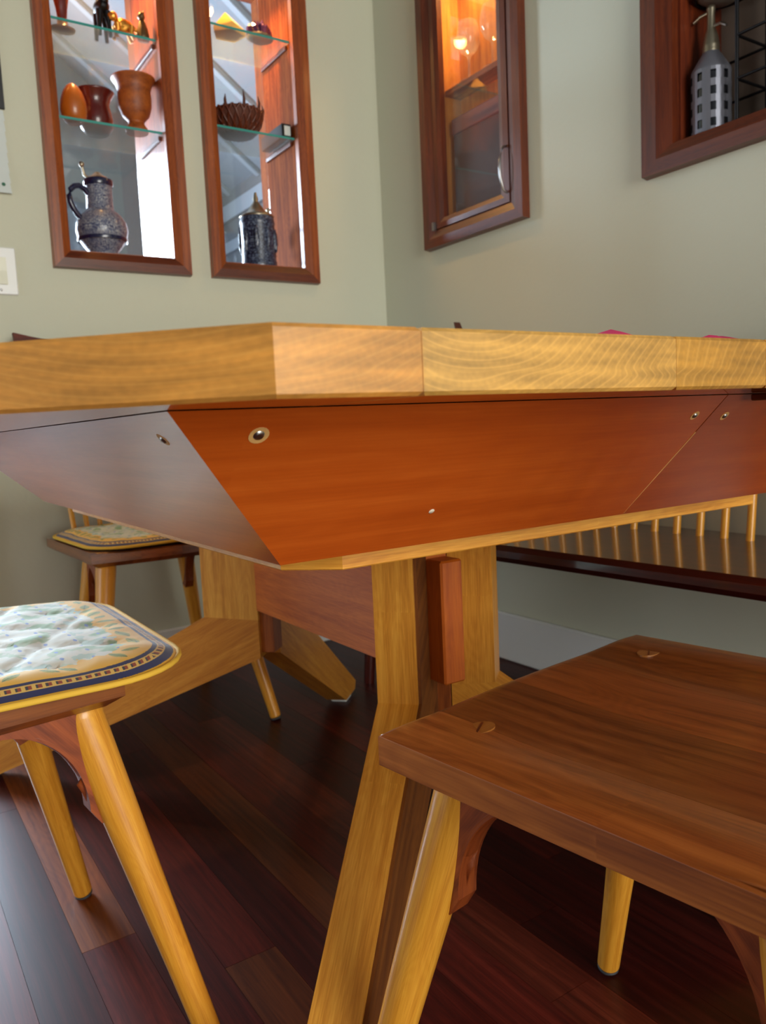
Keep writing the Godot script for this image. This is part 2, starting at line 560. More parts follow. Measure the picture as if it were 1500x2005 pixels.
	M.white = plain(lin(226, 228, 226), 0.45)
	M.white_gloss = plain(lin(232, 234, 232), 0.3)
	M.ivory = plain(lin(226, 226, 206), 0.35)
	M.paper = plain(lin(206, 214, 212), 0.7)
	M.green = plain(lin(30, 96, 70), 0.6)
	M.black = plain(lin(14, 14, 16), 0.85)
	M.rubber = plain(lin(52, 52, 56), 0.6)
	M.pad = plain(lin(214, 218, 214), 0.5)
	M.steel = plain(lin(176, 176, 176), 0.3, 1.0)
	M.iron = plain(lin(24, 24, 28), 0.45, 0.6)
	M.chip = plain(lin(226, 178, 110), 0.6)
	M.chip_white = plain(lin(238, 226, 204), 0.6)
	M.pewter = plain(lin(170, 160, 138), 0.32, 0.9)
	M.brass = plain(lin(206, 150, 78), 0.3, 0.9)
	M.mirror = plain(lin(226, 230, 234), 0.02, 1.0)
	M.shelf_glass = glass(lin(190, 220, 214), 0.14)
	M.shelf_edge = plain(lin(60, 150, 142), 0.15)
	M.pane = glass(lin(230, 236, 236), 0.03)
	M.cup_glass = glass(lin(240, 236, 226), 0.10)
	M.fabric = plain(Color.WHITE, 0.8)
	M.fabric.albedo_texture = T.cushion
	M.fabric.uv1_scale = Vector3(1, 1, 1)
	M.fabric.rim_enabled = true
	M.fabric.rim = 0.5
	M.piping = plain(lin(232, 186, 62), 0.8)
	M.stein = plain(Color.WHITE, 0.35, 0.0, 0.5, 0.1)
	M.stein.albedo_texture = T.stein
	M.stein.uv1_triplanar = true
	M.stein.uv1_scale = Vector3(5, 5, 5)
	M.stein.heightmap_enabled = true
	M.stein.heightmap_texture = T.stein
	M.stein.heightmap_scale = 0.15
	M.stein_dark = plain(Color.WHITE, 0.35, 0.0, 0.5, 0.1)
	M.stein_dark.albedo_texture = T.stein_dark
	M.stein_dark.uv1_triplanar = true
	M.stein_dark.uv1_scale = Vector3(4, 4, 4)
	M.cobalt = plain(lin(26, 28, 62), 0.25, 0.0, 0.6, 0.08)
	M.gourd = plain(lin(176, 92, 22), 0.35, 0.0, 0.4, 0.15)
	M.mate = plain(lin(86, 22, 18), 0.3, 0.0, 0.5, 0.1)
	M.carved = wood(T.cherry, Vector3(12, 3, 12), 0.5, Color(1.0, 0.9, 0.7), Vector3(0.3, 0.1, 0.2))
	M.basket = plain(lin(86, 42, 26), 0.75)
	M.crystal = plain(lin(236, 190, 104), 0.25, 0.0, 0.5, 0.1)
	M.amethyst = plain(lin(62, 34, 74), 0.2, 0.0, 0.6, 0.08)
	M.matrix = plain(lin(96, 84, 70), 0.8)
	M.gold = plain(lin(216, 150, 64), 0.32, 0.8)
	M.bronze = plain(lin(92, 74, 46), 0.4, 0.5)
	M.alu = plain(lin(132, 134, 146), 0.38, 0.6)
	M.smoke = plain(lin(20, 22, 28), 0.12, 0.0, 0.6, 0.05)
	M.back_panel = plain(lin(108, 96, 86), 0.5, 0.0, 0.4, 0.1)
	M.grey_bowl = plain(lin(120, 116, 108), 0.5)
	M.magenta = plain(lin(226, 52, 112), 0.85)
	M.picture = plain(lin(22, 22, 26), 0.4)
	M.plum = plain(lin(58, 34, 38), 0.6)  # purple of the reflections in the cabinet door glass
	M.plum_reflection_pale = plain(lin(112, 64, 66), 0.6)
	M.night = plain(lin(104, 80, 84), 0.5)


# ---------- the room ----------
# a wall slab lying in the plane of axes (ux, y): cells between hole edges
func wall_slab(b: MB, along_x: bool, u0: float, u1: float, y0: float, y1: float, n0: float, n1: float, holes: Array) -> void:
	var us := [u0, u1]
	var ys := [y0, y1]
	for h in holes:
		us.append(h[0]); us.append(h[1]); ys.append(h[2]); ys.append(h[3])
	us.sort(); ys.sort()
	for i in us.size() - 1:
		if us[i + 1] - us[i] < 1e-6: continue
		for j in ys.size() - 1:
			if ys[j + 1] - ys[j] < 1e-6: continue
			var cu: float = (us[i] + us[i + 1]) / 2; var cyy: float = (ys[j] + ys[j + 1]) / 2
			var hole := false
			for h in holes:
				if cu > h[0] and cu < h[1] and cyy > h[2] and cyy < h[3]: hole = true
			if hole: continue
			if along_x: b.box(Vector3(us[i], ys[j], n0), Vector3(us[i + 1], ys[j + 1], n1))
			else: b.box(Vector3(n0, ys[j], us[i]), Vector3(n1, ys[j + 1], us[i + 1]))


const WZ := -2.207
const WX := 1.5
const NICHE1 := [0.512, 0.794, 1.166, 2.06]
const NICHE2 := [0.941, 1.205, 1.167, 2.06]
const CAB := [-1.885, -1.610, 1.262, 2.0]
const RECESS := [-1.100, -0.40, 1.240, 1.95]
const DOOR := [-1.15, 0.195, 0.0, 2.06]
const WIN := [-0.55, 1.35, 0.12, 2.4]
const CEIL := 2.72
const BACKZ := 3.0
const NEXTZ := -5.2
const WIN3 := [-2.0, -0.8, 0.12, 1.6]
const WIN2 := [-1.3, 0.25, 0.8, 2.4]
const SIDEX := -2.4


func build_room() -> void:
	var fl := MB.new()
	fl.box(Vector3(SIDEX - 0.1, -0.06, NEXTZ - 0.1), Vector3(WX + 0.3, -0.0125, BACKZ + 0.2))
	var floor_node := structure(put("floor", fl, M.subfloor))
	var rng := RandomNumberGenerator.new()
	rng.seed = 12
	var pw := 0.0715
	var meshes := {}
	var k0 := int(floor((SIDEX - 0.185) / pw))
	var k1 := int(ceil((WX - 0.185) / pw))
	for k in range(k0, k1):
		var x0 := 0.185 + k * pw
		var cuts: Array = []
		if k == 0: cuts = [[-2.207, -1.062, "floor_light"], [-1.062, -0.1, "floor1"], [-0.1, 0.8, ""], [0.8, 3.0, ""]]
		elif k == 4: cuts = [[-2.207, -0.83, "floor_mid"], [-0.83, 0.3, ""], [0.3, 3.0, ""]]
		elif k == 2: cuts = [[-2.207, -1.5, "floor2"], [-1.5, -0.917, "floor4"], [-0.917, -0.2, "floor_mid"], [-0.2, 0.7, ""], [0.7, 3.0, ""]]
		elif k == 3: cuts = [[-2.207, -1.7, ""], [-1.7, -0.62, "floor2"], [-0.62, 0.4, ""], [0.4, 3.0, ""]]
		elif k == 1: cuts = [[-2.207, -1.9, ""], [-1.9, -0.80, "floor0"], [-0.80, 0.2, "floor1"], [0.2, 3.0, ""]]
		elif k == 12: cuts = [[-2.207, -0.9, "floor0"], [-0.9, 0.0, "floor2"], [0.0, 3.0, ""]]
		elif k == 8: cuts = [[-2.207, -1.3, ""], [-1.3, -0.42, "floor2"], [-0.42, 0.2, "floor_mid"], [0.2, 3.0, ""]]
		else:
			var z := -2.207 - rng.randf() * 0.4
			while z < BACKZ:
				var l := snappedf(rng.randf_range(0.55, 1.25), 0.05)
				cuts.append([maxf(z, -2.207), minf(z + l, BACKZ), ""])
				z += l
		for c in cuts:
			var l: float = c[1] - c[0]
			if l < 0.03: continue
			var lo := maxf(x0, SIDEX); var hi := minf(x0 + pw, WX)
			if hi - lo < 0.01: continue
			var key := [snappedf(l, 0.001), snappedf(hi - lo, 0.001)]
			if not meshes.has(key):
				var b := MB.new()
				b.boxf(Transform3D(), Vector3(l / 2 - 0.0003, 0.006, (hi - lo) / 2 - 0.00025), 0.0)
				meshes[key] = b.mesh()
			var o := MeshInstance3D.new()
			o.mesh = meshes[key]
			o.name = "plank"
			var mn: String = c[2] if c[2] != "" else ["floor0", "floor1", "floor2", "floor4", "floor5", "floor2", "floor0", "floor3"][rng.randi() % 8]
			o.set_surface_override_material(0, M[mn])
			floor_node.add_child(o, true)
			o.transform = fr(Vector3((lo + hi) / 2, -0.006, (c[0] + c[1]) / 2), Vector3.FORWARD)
	var b := MB.new()
	wall_slab(b, true, SIDEX - 0.25, 2.45, -0.06, 3.75, WZ - 0.26, WZ, [NICHE1, NICHE2, DOOR])
	structure(put("wall_left", b, M.wall))
	b = MB.new()
	wall_slab(b, false, WZ, BACKZ + 0.25, -0.06, CEIL, WX, WX + 0.26, [CAB, RECESS])
	structure(put("wall_right", b, M.wall))
	b = MB.new()
	wall_slab(b, true, SIDEX - 0.25, WX, -0.06, CEIL, BACKZ, BACKZ + 0.25, [WIN])
	structure(put("wall_rear", b, M.wall))
	b = MB.new()
	wall_slab(b, false, WZ, BACKZ, -0.06, CEIL, SIDEX - 0.25, SIDEX, [WIN3])
	structure(put("wall_side", b, M.wall_side))
	b = MB.new()
	b.box(Vector3(SIDEX - 0.25, CEIL, WZ - 0.26), Vector3(WX + 0.26, CEIL + 0.12, BACKZ + 0.25))
	structure(put("ceiling", b, M.ceiling))
	# the next room, seen through the two niches: sloping ceiling with rafters
	b = MB.new()
	wall_slab(b, true, SIDEX - 0.25, 2.45, -0.06, 3.75, NEXTZ - 0.25, NEXTZ, [WIN2])
	structure(put("wall_far", b, M.wall_next))
	b = MB.new()
	b.box(Vector3(SIDEX - 0.25, -0.06, NEXTZ), Vector3(SIDEX, 3.75, WZ - 0.26))
	structure(put("wall_side", b, M.wall_next))
	b = MB.new()
	b.box(Vector3(2.2, -0.06, NEXTZ), Vector3(2.45, 2.6, WZ - 0.26))
	structure(put("wall_east", b, M.wall_next))
	b = MB.new()
	b.box(Vector3(SIDEX - 0.25, 3.6, NEXTZ), Vector3(0.45, 3.75, WZ - 0.26))
	var q0 := Vector2(0.40, 3.60); var q1 := Vector2(2.45, 3.90 - 0.75 * 2.45)
	b.hexa([Vector3(q0.x, q0.y, WZ - 0.26), Vector3(q1.x, q1.y, WZ - 0.26), Vector3(q1.x, q1.y, NEXTZ), Vector3(q0.x, q0.y, NEXTZ), Vector3(q0.x, q0.y + 0.15, WZ - 0.26), Vector3(q1.x, q1.y + 0.15, WZ - 0.26), Vector3(q1.x, q1.y + 0.15, NEXTZ), Vector3(q0.x, q0.y + 0.15, NEXTZ)])
	var cn := structure(put("ceiling", b, M.ceiling))
	for z in [-2.75, -3.12, -3.58, -4.07, -4.55, -5.0]:
		b = MB.new()
		var dv := Vector3(1, -0.75, 0).normalized()
		b.boxf(fr(Vector3(1.31, 3.90 - 0.75 * 1.31 - 0.012, z), dv), Vector3(1.12, 0.016, 0.022), 0.002)
		put("rafter", b, M.rafter, cn)
	b = MB.new()
	b.box(Vector3(2.17, 2.06, NEXTZ), Vector3(2.2, 2.16, WZ - 0.27), 0.003)
	structure(put("trim_3", b, M.rafter))
	b = MB.new()
	b.box(Vector3(2.175, 1.86, NEXTZ), Vector3(2.2, 1.93, WZ - 0.27), 0.003)
	structure(put("trim_4", b, M.rafter))
	b = MB.new()
	for x in [WIN2[0], (WIN2[0] + WIN2[1]) / 2, WIN2[1]]:
		b.box(Vector3(x - 0.05, WIN2[2] - 0.05, NEXTZ - 0.06), Vector3(x + 0.05, WIN2[3] + 0.05, NEXTZ + 0.02), 0.004)
	for y in [WIN2[2], WIN2[3]]:
		b.box(Vector3(WIN2[0] - 0.05, y - 0.05, NEXTZ - 0.06), Vector3(WIN2[1] + 0.05, y + 0.05, NEXTZ + 0.02), 0.004)
	var wf := structure(put("window_2", b, M.white))
	b = MB.new()
	b.box(Vector3(WIN2[0], WIN2[2], NEXTZ - 0.03), Vector3(WIN2[1], WIN2[3], NEXTZ - 0.026))
	put("pane", b, M.pane, wf)
	b = MB.new()
	for z in [WIN3[0], (WIN3[0] + WIN3[1]) / 2, WIN3[1]]:
		b.box(Vector3(SIDEX - 0.06, WIN3[2] - 0.05, z - 0.05), Vector3(SIDEX + 0.02, WIN3[3] + 0.05, z + 0.05), 0.004)
	for y in [WIN3[2], WIN3[3]]:
		b.box(Vector3(SIDEX - 0.06, y - 0.05, WIN3[0] - 0.05), Vector3(SIDEX + 0.02, y + 0.05, WIN3[1] + 0.05), 0.004)
	var ws := structure(put("window_3", b, M.white))
	b = MB.new()
	b.box(Vector3(SIDEX - 0.03, WIN3[2], WIN3[0]), Vector3(SIDEX - 0.026, WIN3[3], WIN3[1]))
	put("pane", b, M.pane, ws)
	# baseboards
	b = MB.new()
	b.box(Vector3(DOOR[1] + 0.07, 0, WZ), Vector3(WX - 0.015, 0.132, WZ + 0.015), 0.004)
	structure(put("baseboard_left", b, M.white))
	b = MB.new()
	b.box(Vector3(WX - 0.015, 0, WZ), Vector3(WX, 0.137, BACKZ), 0.004)
	structure(put("baseboard_right", b, M.white))
	# crown moulding at the ceiling, seen in the mirrors
	var cr := PackedVector2Array([Vector2(0, 0), Vector2(0.09, 0), Vector2(0.075, -0.03), Vector2(0.03, -0.075), Vector2(0, -0.09)])
	b = MB.new()
	b.plate(cr, BACKZ - WZ, Transform3D(Basis(Vector3.LEFT, Vector3.UP, Vector3(0, 0, -1)), Vector3(WX, CEIL, BACKZ)))
	structure(put("trim_1", b, M.white))
	b = MB.new()
	b.plate(cr, WX - SIDEX, Transform3D(Basis(Vector3.FORWARD, Vector3.UP, Vector3.RIGHT), Vector3(SIDEX, CEIL, BACKZ)))
	structure(put("trim_2", b, M.white))
	# casing of the doorway in the left wall, outside the picture on the left
	b = MB.new()
	var d0: float = DOOR[0]; var d1: float = DOOR[1]
	for x in [d0, d1]:
		b.box(Vector3(x - 0.065, 0, WZ - 0.02), Vector3(x + 0.065, DOOR[3] + 0.065, WZ + 0.018), 0.004)
	b.box(Vector3(d0 - 0.065, DOOR[3] - 0.03, WZ - 0.02), Vector3(d1 + 0.065, DOOR[3] + 0.065, WZ + 0.018), 0.004)
	structure(put("door_1", b, M.white))
	# window behind the camera
	b = MB.new()
	var w0: float = WIN[0]; var w1: float = WIN[1]
	for x in [w0, (w0 + w1) / 2, w1]:
		b.box(Vector3(x - 0.05, WIN[2] - 0.05, BACKZ - 0.02), Vector3(x + 0.05, WIN[3] + 0.05, BACKZ + 0.06), 0.004)
	for y in [WIN[2], WIN[3]]:
		b.box(Vector3(w0 - 0.05, y - 0.05, BACKZ - 0.02), Vector3(w1 + 0.05, y + 0.05, BACKZ + 0.06), 0.004)
	var wn := structure(put("window_1", b, M.white))
	b = MB.new()
	b.box(Vector3(w0, WIN[2], BACKZ + 0.02), Vector3(w1, WIN[3], BACKZ + 0.024))
	put("pane", b, M.pane, wn)


# a mitred frame on a wall. P(u, v, n) places a point: u along the wall, v up, n out of the wall
func frame_member(called: String, parent: Node, P: Callable, a: Vector2, c: Vector2, ai: Vector2, ci: Vector2, proud: float, lip: float, m, grain: Vector3) -> void:
	# a-c outer edge, ai-ci inner edge; a flat face that falls away to the opening
	var b := MB.new()
	var am := a.lerp(ai, 0.55); var cm := c.lerp(ci, 0.55)
	var prof := [[a, c, 0.0], [a.lerp(ai, 0.04), c.lerp(ci, 0.04), proud], [am, cm, proud], [ai, ci, lip], [ai, ci, -0.012]]
	for i in prof.size() - 1:
		b.quad(P.call(prof[i][0], prof[i][2]), P.call(prof[i][1], prof[i][2]), P.call(prof[i + 1][1], prof[i + 1][2]), P.call(prof[i + 1][0], prof[i + 1][2]))
	# mitred ends
	for k in 2:
		var pts: Array = []
		for pr in prof: pts.append(P.call(pr[k], pr[2]))
		for i in range(1, pts.size() - 1):
			if k == 0: b.tri(pts[0], pts[i], pts[i + 1])
			else: b.tri(pts[0], pts[i + 1], pts[i])
	var back := [P.call(a, 0.0), P.call(c, 0.0), P.call(ci, -0.012), P.call(ai, -0.012)]
	b.quad(back[3], back[2], back[1], back[0])
	put(called, b, m, parent, fr((P.call(a, 0.0) + P.call(c, 0.0)) / 2, grain))


func mitred_frame(parent: Node, P: Callable, o: Rect2, i: Rect2, proud: float, lip: float, m_side, m_bottom, right: Vector3) -> void:
	var oc := [o.position, o.position + Vector2(o.size.x, 0), o.end, o.position + Vector2(0, o.size.y)]
	var ic := [i.position, i.position + Vector2(i.size.x, 0), i.end, i.position + Vector2(0, i.size.y)]
	for k in 4:
		var j := (k + 1) % 4
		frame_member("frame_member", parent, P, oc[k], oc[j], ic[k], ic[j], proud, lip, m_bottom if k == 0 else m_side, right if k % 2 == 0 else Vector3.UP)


func puck_lamp(parent: Node, at: Vector3, c: Color, e: float, dirn: Vector3, ang := 70.0) -> void:
	var b := MB.new()
	b.lathe_h([Vector2(0.0, -0.004), Vector2(0.030, -0.004), Vector2(0.030, -0.004), Vector2(0.032, 0.008), Vector2(0.032, 0.008), Vector2(0, 0.008)], Transform3D(Basis(), at), 20)
	var lm := put("lamp", b, M.steel, parent)
	b = MB.new()
	b.lathe([Vector2(0, -0.010), Vector2(0.012, -0.0085), Vector2(0.022, -0.004), Vector2(0, -0.004)], Transform3D(Basis(), at), 16)
	put("lamp_lens", b, glow(c, 3.0), lm)
	var l := SpotLight3D.new()
	l.name = "lamp_light"
	l.light_color = c
	l.light_energy = e
	l.light_size = 0.02
	l.spot_range = 4.0
	l.spot_angle = ang
	l.spot_attenuation = 2.0
	l.shadow_enabled = true
	parent.add_child(l, true)
	l.transform = world_of(parent).affine_inverse() * Transform3D(Basis.looking_at(dirn, Vector3.FORWARD), at + Vector3(0, -0.016, 0))


func build_niche(called: String, label: String, n: Array, shelf_y: Array) -> Node3D:
	var t := thing(called, label, "wall niche", Vector3((n[0] + n[1]) / 2, n[2], WZ), "display niches in the left wall")
	var P := func(p: Vector2, d: float) -> Vector3: return Vector3(p.x, p.y, WZ + d)
	var dep := 0.2595
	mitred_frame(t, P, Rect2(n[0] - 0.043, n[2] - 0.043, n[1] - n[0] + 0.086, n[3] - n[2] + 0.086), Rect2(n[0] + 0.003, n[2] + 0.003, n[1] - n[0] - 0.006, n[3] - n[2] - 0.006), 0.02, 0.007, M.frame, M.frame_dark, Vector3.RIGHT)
	for sd in [0, 1]:
		var b := MB.new()
		var x: float = n[0] if sd == 0 else n[1]
		b.box(Vector3(x + (0.0 if sd == 0 else -0.0032), n[2], WZ - dep), Vector3(x + (0.0032 if sd == 0 else 0.0), n[3], WZ - 0.0122))
		put("side_panel", b, M.niche if n[0] < 0.7 else M.niche_b, t, fr(Vector3(x, (n[2] + n[3]) / 2, WZ - 0.1), Vector3.UP))
	for y in [n[2], n[3] - 0.009]:
		var b := MB.new()
		b.box(Vector3(n[0] + 0.0033, y, WZ - dep), Vector3(n[1] - 0.0033, y + 0.009, WZ - 0.0122))
		put("floor_panel" if y < 1.5 else "top_panel", b, M.niche, t, fr(Vector3(n[0], y, WZ - 0.1), Vector3.RIGHT))
	var b2 := MB.new()
	b2.box(Vector3(n[0] + 0.0035, n[2] + 0.0095, WZ - 0.211), Vector3(n[1] - 0.0035, n[3] - 0.0095, WZ - 0.207))
	put("glass_back", b2, M.pane, t)
	for y in shelf_y:
		var g := MB.new()
		g.box(Vector3(n[0] + 0.0040, y - 0.006, WZ - 0.203), Vector3(n[1] - 0.0040, y, WZ - 0.0162))
		var sh := put("glass_shelf", g, M.shelf_glass, t)
		var e := MB.new()
		e.box(Vector3(n[0] + 0.0040, y - 0.006, WZ - 0.016), Vector3(n[1] - 0.0040, y, WZ - 0.0146))
		put("shelf_edge", e, M.shelf_edge, sh)
		for sd in [0, 1]:
			var c := MB.new()
			var x: float = n[0] + 0.0033 if sd == 0 else n[1] - 0.0108
			c.box(Vector3(x, y - 0.019, WZ - 0.202), Vector3(x + 0.0075, y - 0.0065, WZ - 0.03), 0.001)
			put("shelf_cleat", c, M.frame_dark, t, fr(Vector3(x, y, WZ - 0.1), Vector3.FORWARD))
	puck_lamp(t, Vector3((n[0] + n[1]) / 2, n[3] - 0.018, WZ - 0.10), Color(1.0, 0.74, 0.42), LAMP_NICHE, Vector3(0, -1, 0))
	return t


const SH1 := [1.513, 1.755]
const SH2 := [1.560, 1.838]
const SCALE := 0.667
const TOPY := 0.7225
const UNDER := 0.6925


func build_table() -> void:
	var t := thing("dining_table", "large wooden dining table with clipped corners and a sloping orange-brown apron", "table", Vector3(0.603, 0, -0.93))
	# --- top: boards running away from the camera
	var xl := 0.024; var xr := 1.182; var zn := -0.2855; var zf := -1.57; var ch := 0.116
	for i in BOARDS.size() - 1:
		var a: float = BOARDS[i]; var c: float = BOARDS[i + 1]
		var g := 0.00015
		var p := PackedVector2Array()
		if i == 0:
			p = PackedVector2Array([Vector2(xl, zf + ch), Vector2(xl + ch, zf), Vector2(c - g, zf), Vector2(c - g, zn), Vector2(xl + ch, zn), Vector2(xl, zn - ch)])
		elif i == BOARDS.size() - 2:
			p = PackedVector2Array([Vector2(a + g, zf), Vector2(xr - ch, zf), Vector2(xr, zf + ch), Vector2(xr, zn - ch), Vector2(xr - ch, zn), Vector2(a + g, zn)])
		else:
			p = PackedVector2Array([Vector2(a + g, zf), Vector2(c - g, zf), Vector2(c - g, zn), Vector2(a + g, zn)])
		var b := MB.new()
		b.prism(p, UNDER, TOPY, 0.0018, 0.0018, Transform3D(), 1, true)
		put("board", b, [M.top, M.end], t, fr(Vector3((a + c) / 2, TOPY, -0.93), Vector3.FORWARD))
	# --- apron: inverted pyramid of sloping panels
	var X0 := 0.1314; var X1 := 1.0746; var Z0 := -0.392; var Z1 := -1.449; var ins := 0.1096; var yb := 0.5857; var yt := UNDER - 0.0004
	var th := 0.02
	var mid := 0.603
	# [outer top a, outer top c, outer bottom c, outer bottom a, inward]
	var panels := [
		[Vector3(X0, yt, Z0), Vector3(mid - 0.0006, yt, Z0), Vector3(mid - 0.0006, yb, Z0 - ins), Vector3(X0 + ins, yb, Z0 - ins), Vector3(1, 0, -1), Vector3(0, 0, -1), "f"],
		[Vector3(mid + 0.0006, yt, Z0), Vector3(X1, yt, Z0), Vector3(X1 - ins, yb, Z0 - ins), Vector3(mid + 0.0006, yb, Z0 - ins), Vector3(0, 0, -1), Vector3(-1, 0, -1), "g"],
		[Vector3(X1, yt, Z0), Vector3(X1, yt, Z1), Vector3(X1 - ins, yb, Z1 + ins), Vector3(X1 - ins, yb, Z0 - ins), Vector3(-1, 0, -1), Vector3(-1, 0, 1), "s"],
		[Vector3(X1, yt, Z1), Vector3(X0, yt, Z1), Vector3(X0 + ins, yb, Z1 + ins), Vector3(X1 - ins, yb, Z1 + ins), Vector3(-1, 0, 1), Vector3(1, 0, 1), "b"],
		[Vector3(X0, yt, Z1), Vector3(X0, yt, Z0), Vector3(X0 + ins, yb, Z0 - ins), Vector3(X0 + ins, yb, Z1 + ins), Vector3(1, 0, 1), Vector3(1, 0, -1), "s"]]
	var pn: Array = []
	for q in panels:
		var b := MB.new()
		var ia: Vector3 = q[4]; var ic: Vector3 = q[5]
		var tt := th * 1.2
		var up := Vector3.ZERO
		# rings from above, counter-clockwise
		var bot := [q[3], q[2], q[2] + ic * tt + up, q[3] + ia * tt + up]
		var top := [q[0], q[1], q[1] + ic * tt, q[0] + ia * tt]
		b.hexa([bot[0], bot[1], bot[2], bot[3], top[0], top[1], top[2], top[3]])
		var nrm: Vector3 = (q[1] - q[0]).cross(q[3] - q[0]).normalized()
		pn.append(put("apron_panel", b, M.apron_b if q[6] == "g" else M.apron, t, fr((q[0] + q[2]) / 2, q[1] - q[0], nrm)))
	# pale line where the two front panels meet
	var b := MB.new()
	var lo := Vector3(mid, yb + 0.001, Z0 - ins); var hi := Vector3(mid, 0.662, Z0 - ins * (yt - 0.662) / (yt - yb))
	var up45 := Vector3(0, -0.707, 0.707)
	b.hexa([lo + Vector3(-0.0007, 0, 0) + up45 * 0.0004, lo + Vector3(0.0007, 0, 0) + up45 * 0.0004, lo + Vector3(0.0007, 0.004, -0.004), lo + Vector3(-0.0007, 0.004, -0.004),
		hi + Vector3(-0.0007, 0, 0) + up45 * 0.0004, hi + Vector3(0.0007, 0, 0) + up45 * 0.0004, hi + Vector3(0.0007, 0.004, -0.004), hi + Vector3(-0.0007, 0.004, -0.004)])
	var seam := put("joint_strip", b, M.chip, pn[0])
	seam.set_meta("label", "pale line along the joint of the front apron")
	# screw holes with pale rims
	var k := (yt - yb) / ins
	for s in [[Vector3(0.187, 0.678, 0), 0, 0.0062, true], [Vector3(0.581, 0.6765, 0), 0, 0.0046, false], [Vector3(0.625, 0.6748, 0), 1, 0.0046, false], [Vector3(0, 0.678, -0.446), 4, 0.0046, false]]:
		var at: Vector3 = s[0]
		var nn := Vector3(0, -0.707, 0.707)
		if s[1] == 4:
			at.x = X0 + (yt - at.y) / k; nn = Vector3(-0.707, -0.707, 0)
		else: at.z = Z0 - (yt - at.y) / k
		var f := fr(at, nn.cross(Vector3.UP), nn)
		b = MB.new()
		b.lathe_h([Vector2(s[2], -0.002), Vector2(s[2], 0.0003), Vector2(s[2], 0.0003), Vector2(s[2] * 0.55, 0.0002), Vector2(s[2] * 0.55, 0.0002), Vector2(s[2] * 0.5, -0.001), Vector2(0, -0.001)], f, 18)
		var sc := put("screw_hole", b, M.chip, pn[s[1]])
		if true:
			b = MB.new()
			b.lathe([Vector2(s[2] * 0.56, 0.0002), Vector2(s[2] * 0.42, 0.0012), Vector2(s[2] * 0.2, 0.0015), Vector2(0, 0.0008)], f, 16)
			put("screw_head", b, M.steel, pn[s[1]])
	b = MB.new()
	var cf := fr(Vector3(0.353, 0.615, Z0 - (yt - 0.615) / k), Vector3(0.9, 0.3, 0.3), up45)
	b.lathe([Vector2(0.0026, -0.001), Vector2(0.0024, 0.0003), Vector2(0, 0.0004)], cf, 10)
	put("chip", b, M.chip_white, pn[0])
	# catch under the top where the halves meet
	b = MB.new()
	b.box(Vector3(0.625, UNDER - 0.006, -0.386), Vector3(0.70, UNDER - 0.0005, -0.366), 0.001)
	put("catch", b, M.frame_dark, t, fr(Vector3(0.66, UNDER, -0.375), Vector3.RIGHT))
	# --- base plate with clipped corners under the apron
	b = MB.new()
	var c4 := 0.036
	b.prism(PackedVector2Array([Vector2(0.272, -0.53 - c4), Vector2(0.272 + c4, -0.53), Vector2(0.90 - c4, -0.53), Vector2(0.90, -0.53 - c4), Vector2(0.90, -1.33 + c4), Vector2(0.90 - c4, -1.33), Vector2(0.272 + c4, -1.33), Vector2(0.272, -1.33 + c4)]), 0.5692, 0.5905, 0.001, 0.001)
	put("base_plate", b, M.ash, t, fr(Vector3(0.6, 0.58, -0.93), Vector3.RIGHT))
	# --- stretcher that joins the two pairs of legs, its end showing as a block
	b = MB.new()
	b.box(Vector3(0.5862, 0.3525, -1.48), Vector3(0.6198, 0.5095, -0.8062), 0.0005)
	b.box(Vector3(0.5865, 0.49, -1.47), Vector3(0.6195, 0.569, -0.80), 0.0005)
	var sb := MB.new()
	sb.box(Vector3(0.586, 0.352, -0.806), Vector3(0.62, 0.51, -0.768), 0.0025)
	put("tenon_block", sb, M.block, t, fr(Vector3(0.603, 0.43, -0.78), Vector3.UP, Vector3.FORWARD))
	put("stretcher", b, M.stretcher, t, fr(Vector3(0.603, 0.45, -1.1), Vector3.FORWARD))
	# --- four kinked plank legs splaying from the stretcher
	# each: inner point on the stretcher side, outward direction, plank width, thickness, foot reach, foot height slope
	var legs := [
		[Vector3(0.6020, 0, -0.8520), Vector3(-0.755, 0, 0.656), 0.104, 0.051, 0.40, 0],
		[Vector3(0.6045, 0, -1.3480), Vector3(-0.716, 0, -0.698), 0.106, 0.05, 0.56, 1],
		[Vector3(0.6470, 0, -0.8265), Vector3(0.66, 0, 0.75), 0.058, 0.05, 0.44, 0],
		[Vector3(0.6155, 0, -1.3575), Vector3(0.716, 0, -0.698), 0.080, 0.05, 0.445, 1]]
	for L in legs:
		var o: Vector3 = L[1].normalized()
		var side := o.cross(Vector3.UP).normalized()
		var base: Vector3 = L[0] - side * L[3] / 2
		var f := Transform3D(Basis(o, Vector3.UP, side), base)
		# plank outline in (outward, up)
		var w: float = L[2]
		var R: float = w + L[4]
		var ky := 0.34
		var lowk := 0.262 if L[5] == 1 else 0.25
		var post := PackedVector2Array([Vector2(0, ky - 0.006), Vector2(w, ky), Vector2(w, 0.569), Vector2(0, 0.569)])
		var tip := R
		var leg := PackedVector2Array([Vector2(0, ky - 0.006), Vector2(0, lowk), Vector2(R - 0.085, 0.011), Vector2(tip, 0.011), Vector2(tip + 0.012, 0.030), Vector2(w, ky)])
		var pm = M.ash_b if L[5] == 0 else M.ash_amber
		b = MB.new()
		b.plate(post, L[3], f)
		var po := put("leg", b, M.ash if L[5] == 0 else M.ash_b, t, fr(base, Vector3.UP, side))
		b = MB.new()
		b.plate(leg, L[3], f)
		put("foot", b, M.ash if L[5] == 0 else M.ash_amber, po, fr(base, (o * R - Vector3.UP * ky), side))
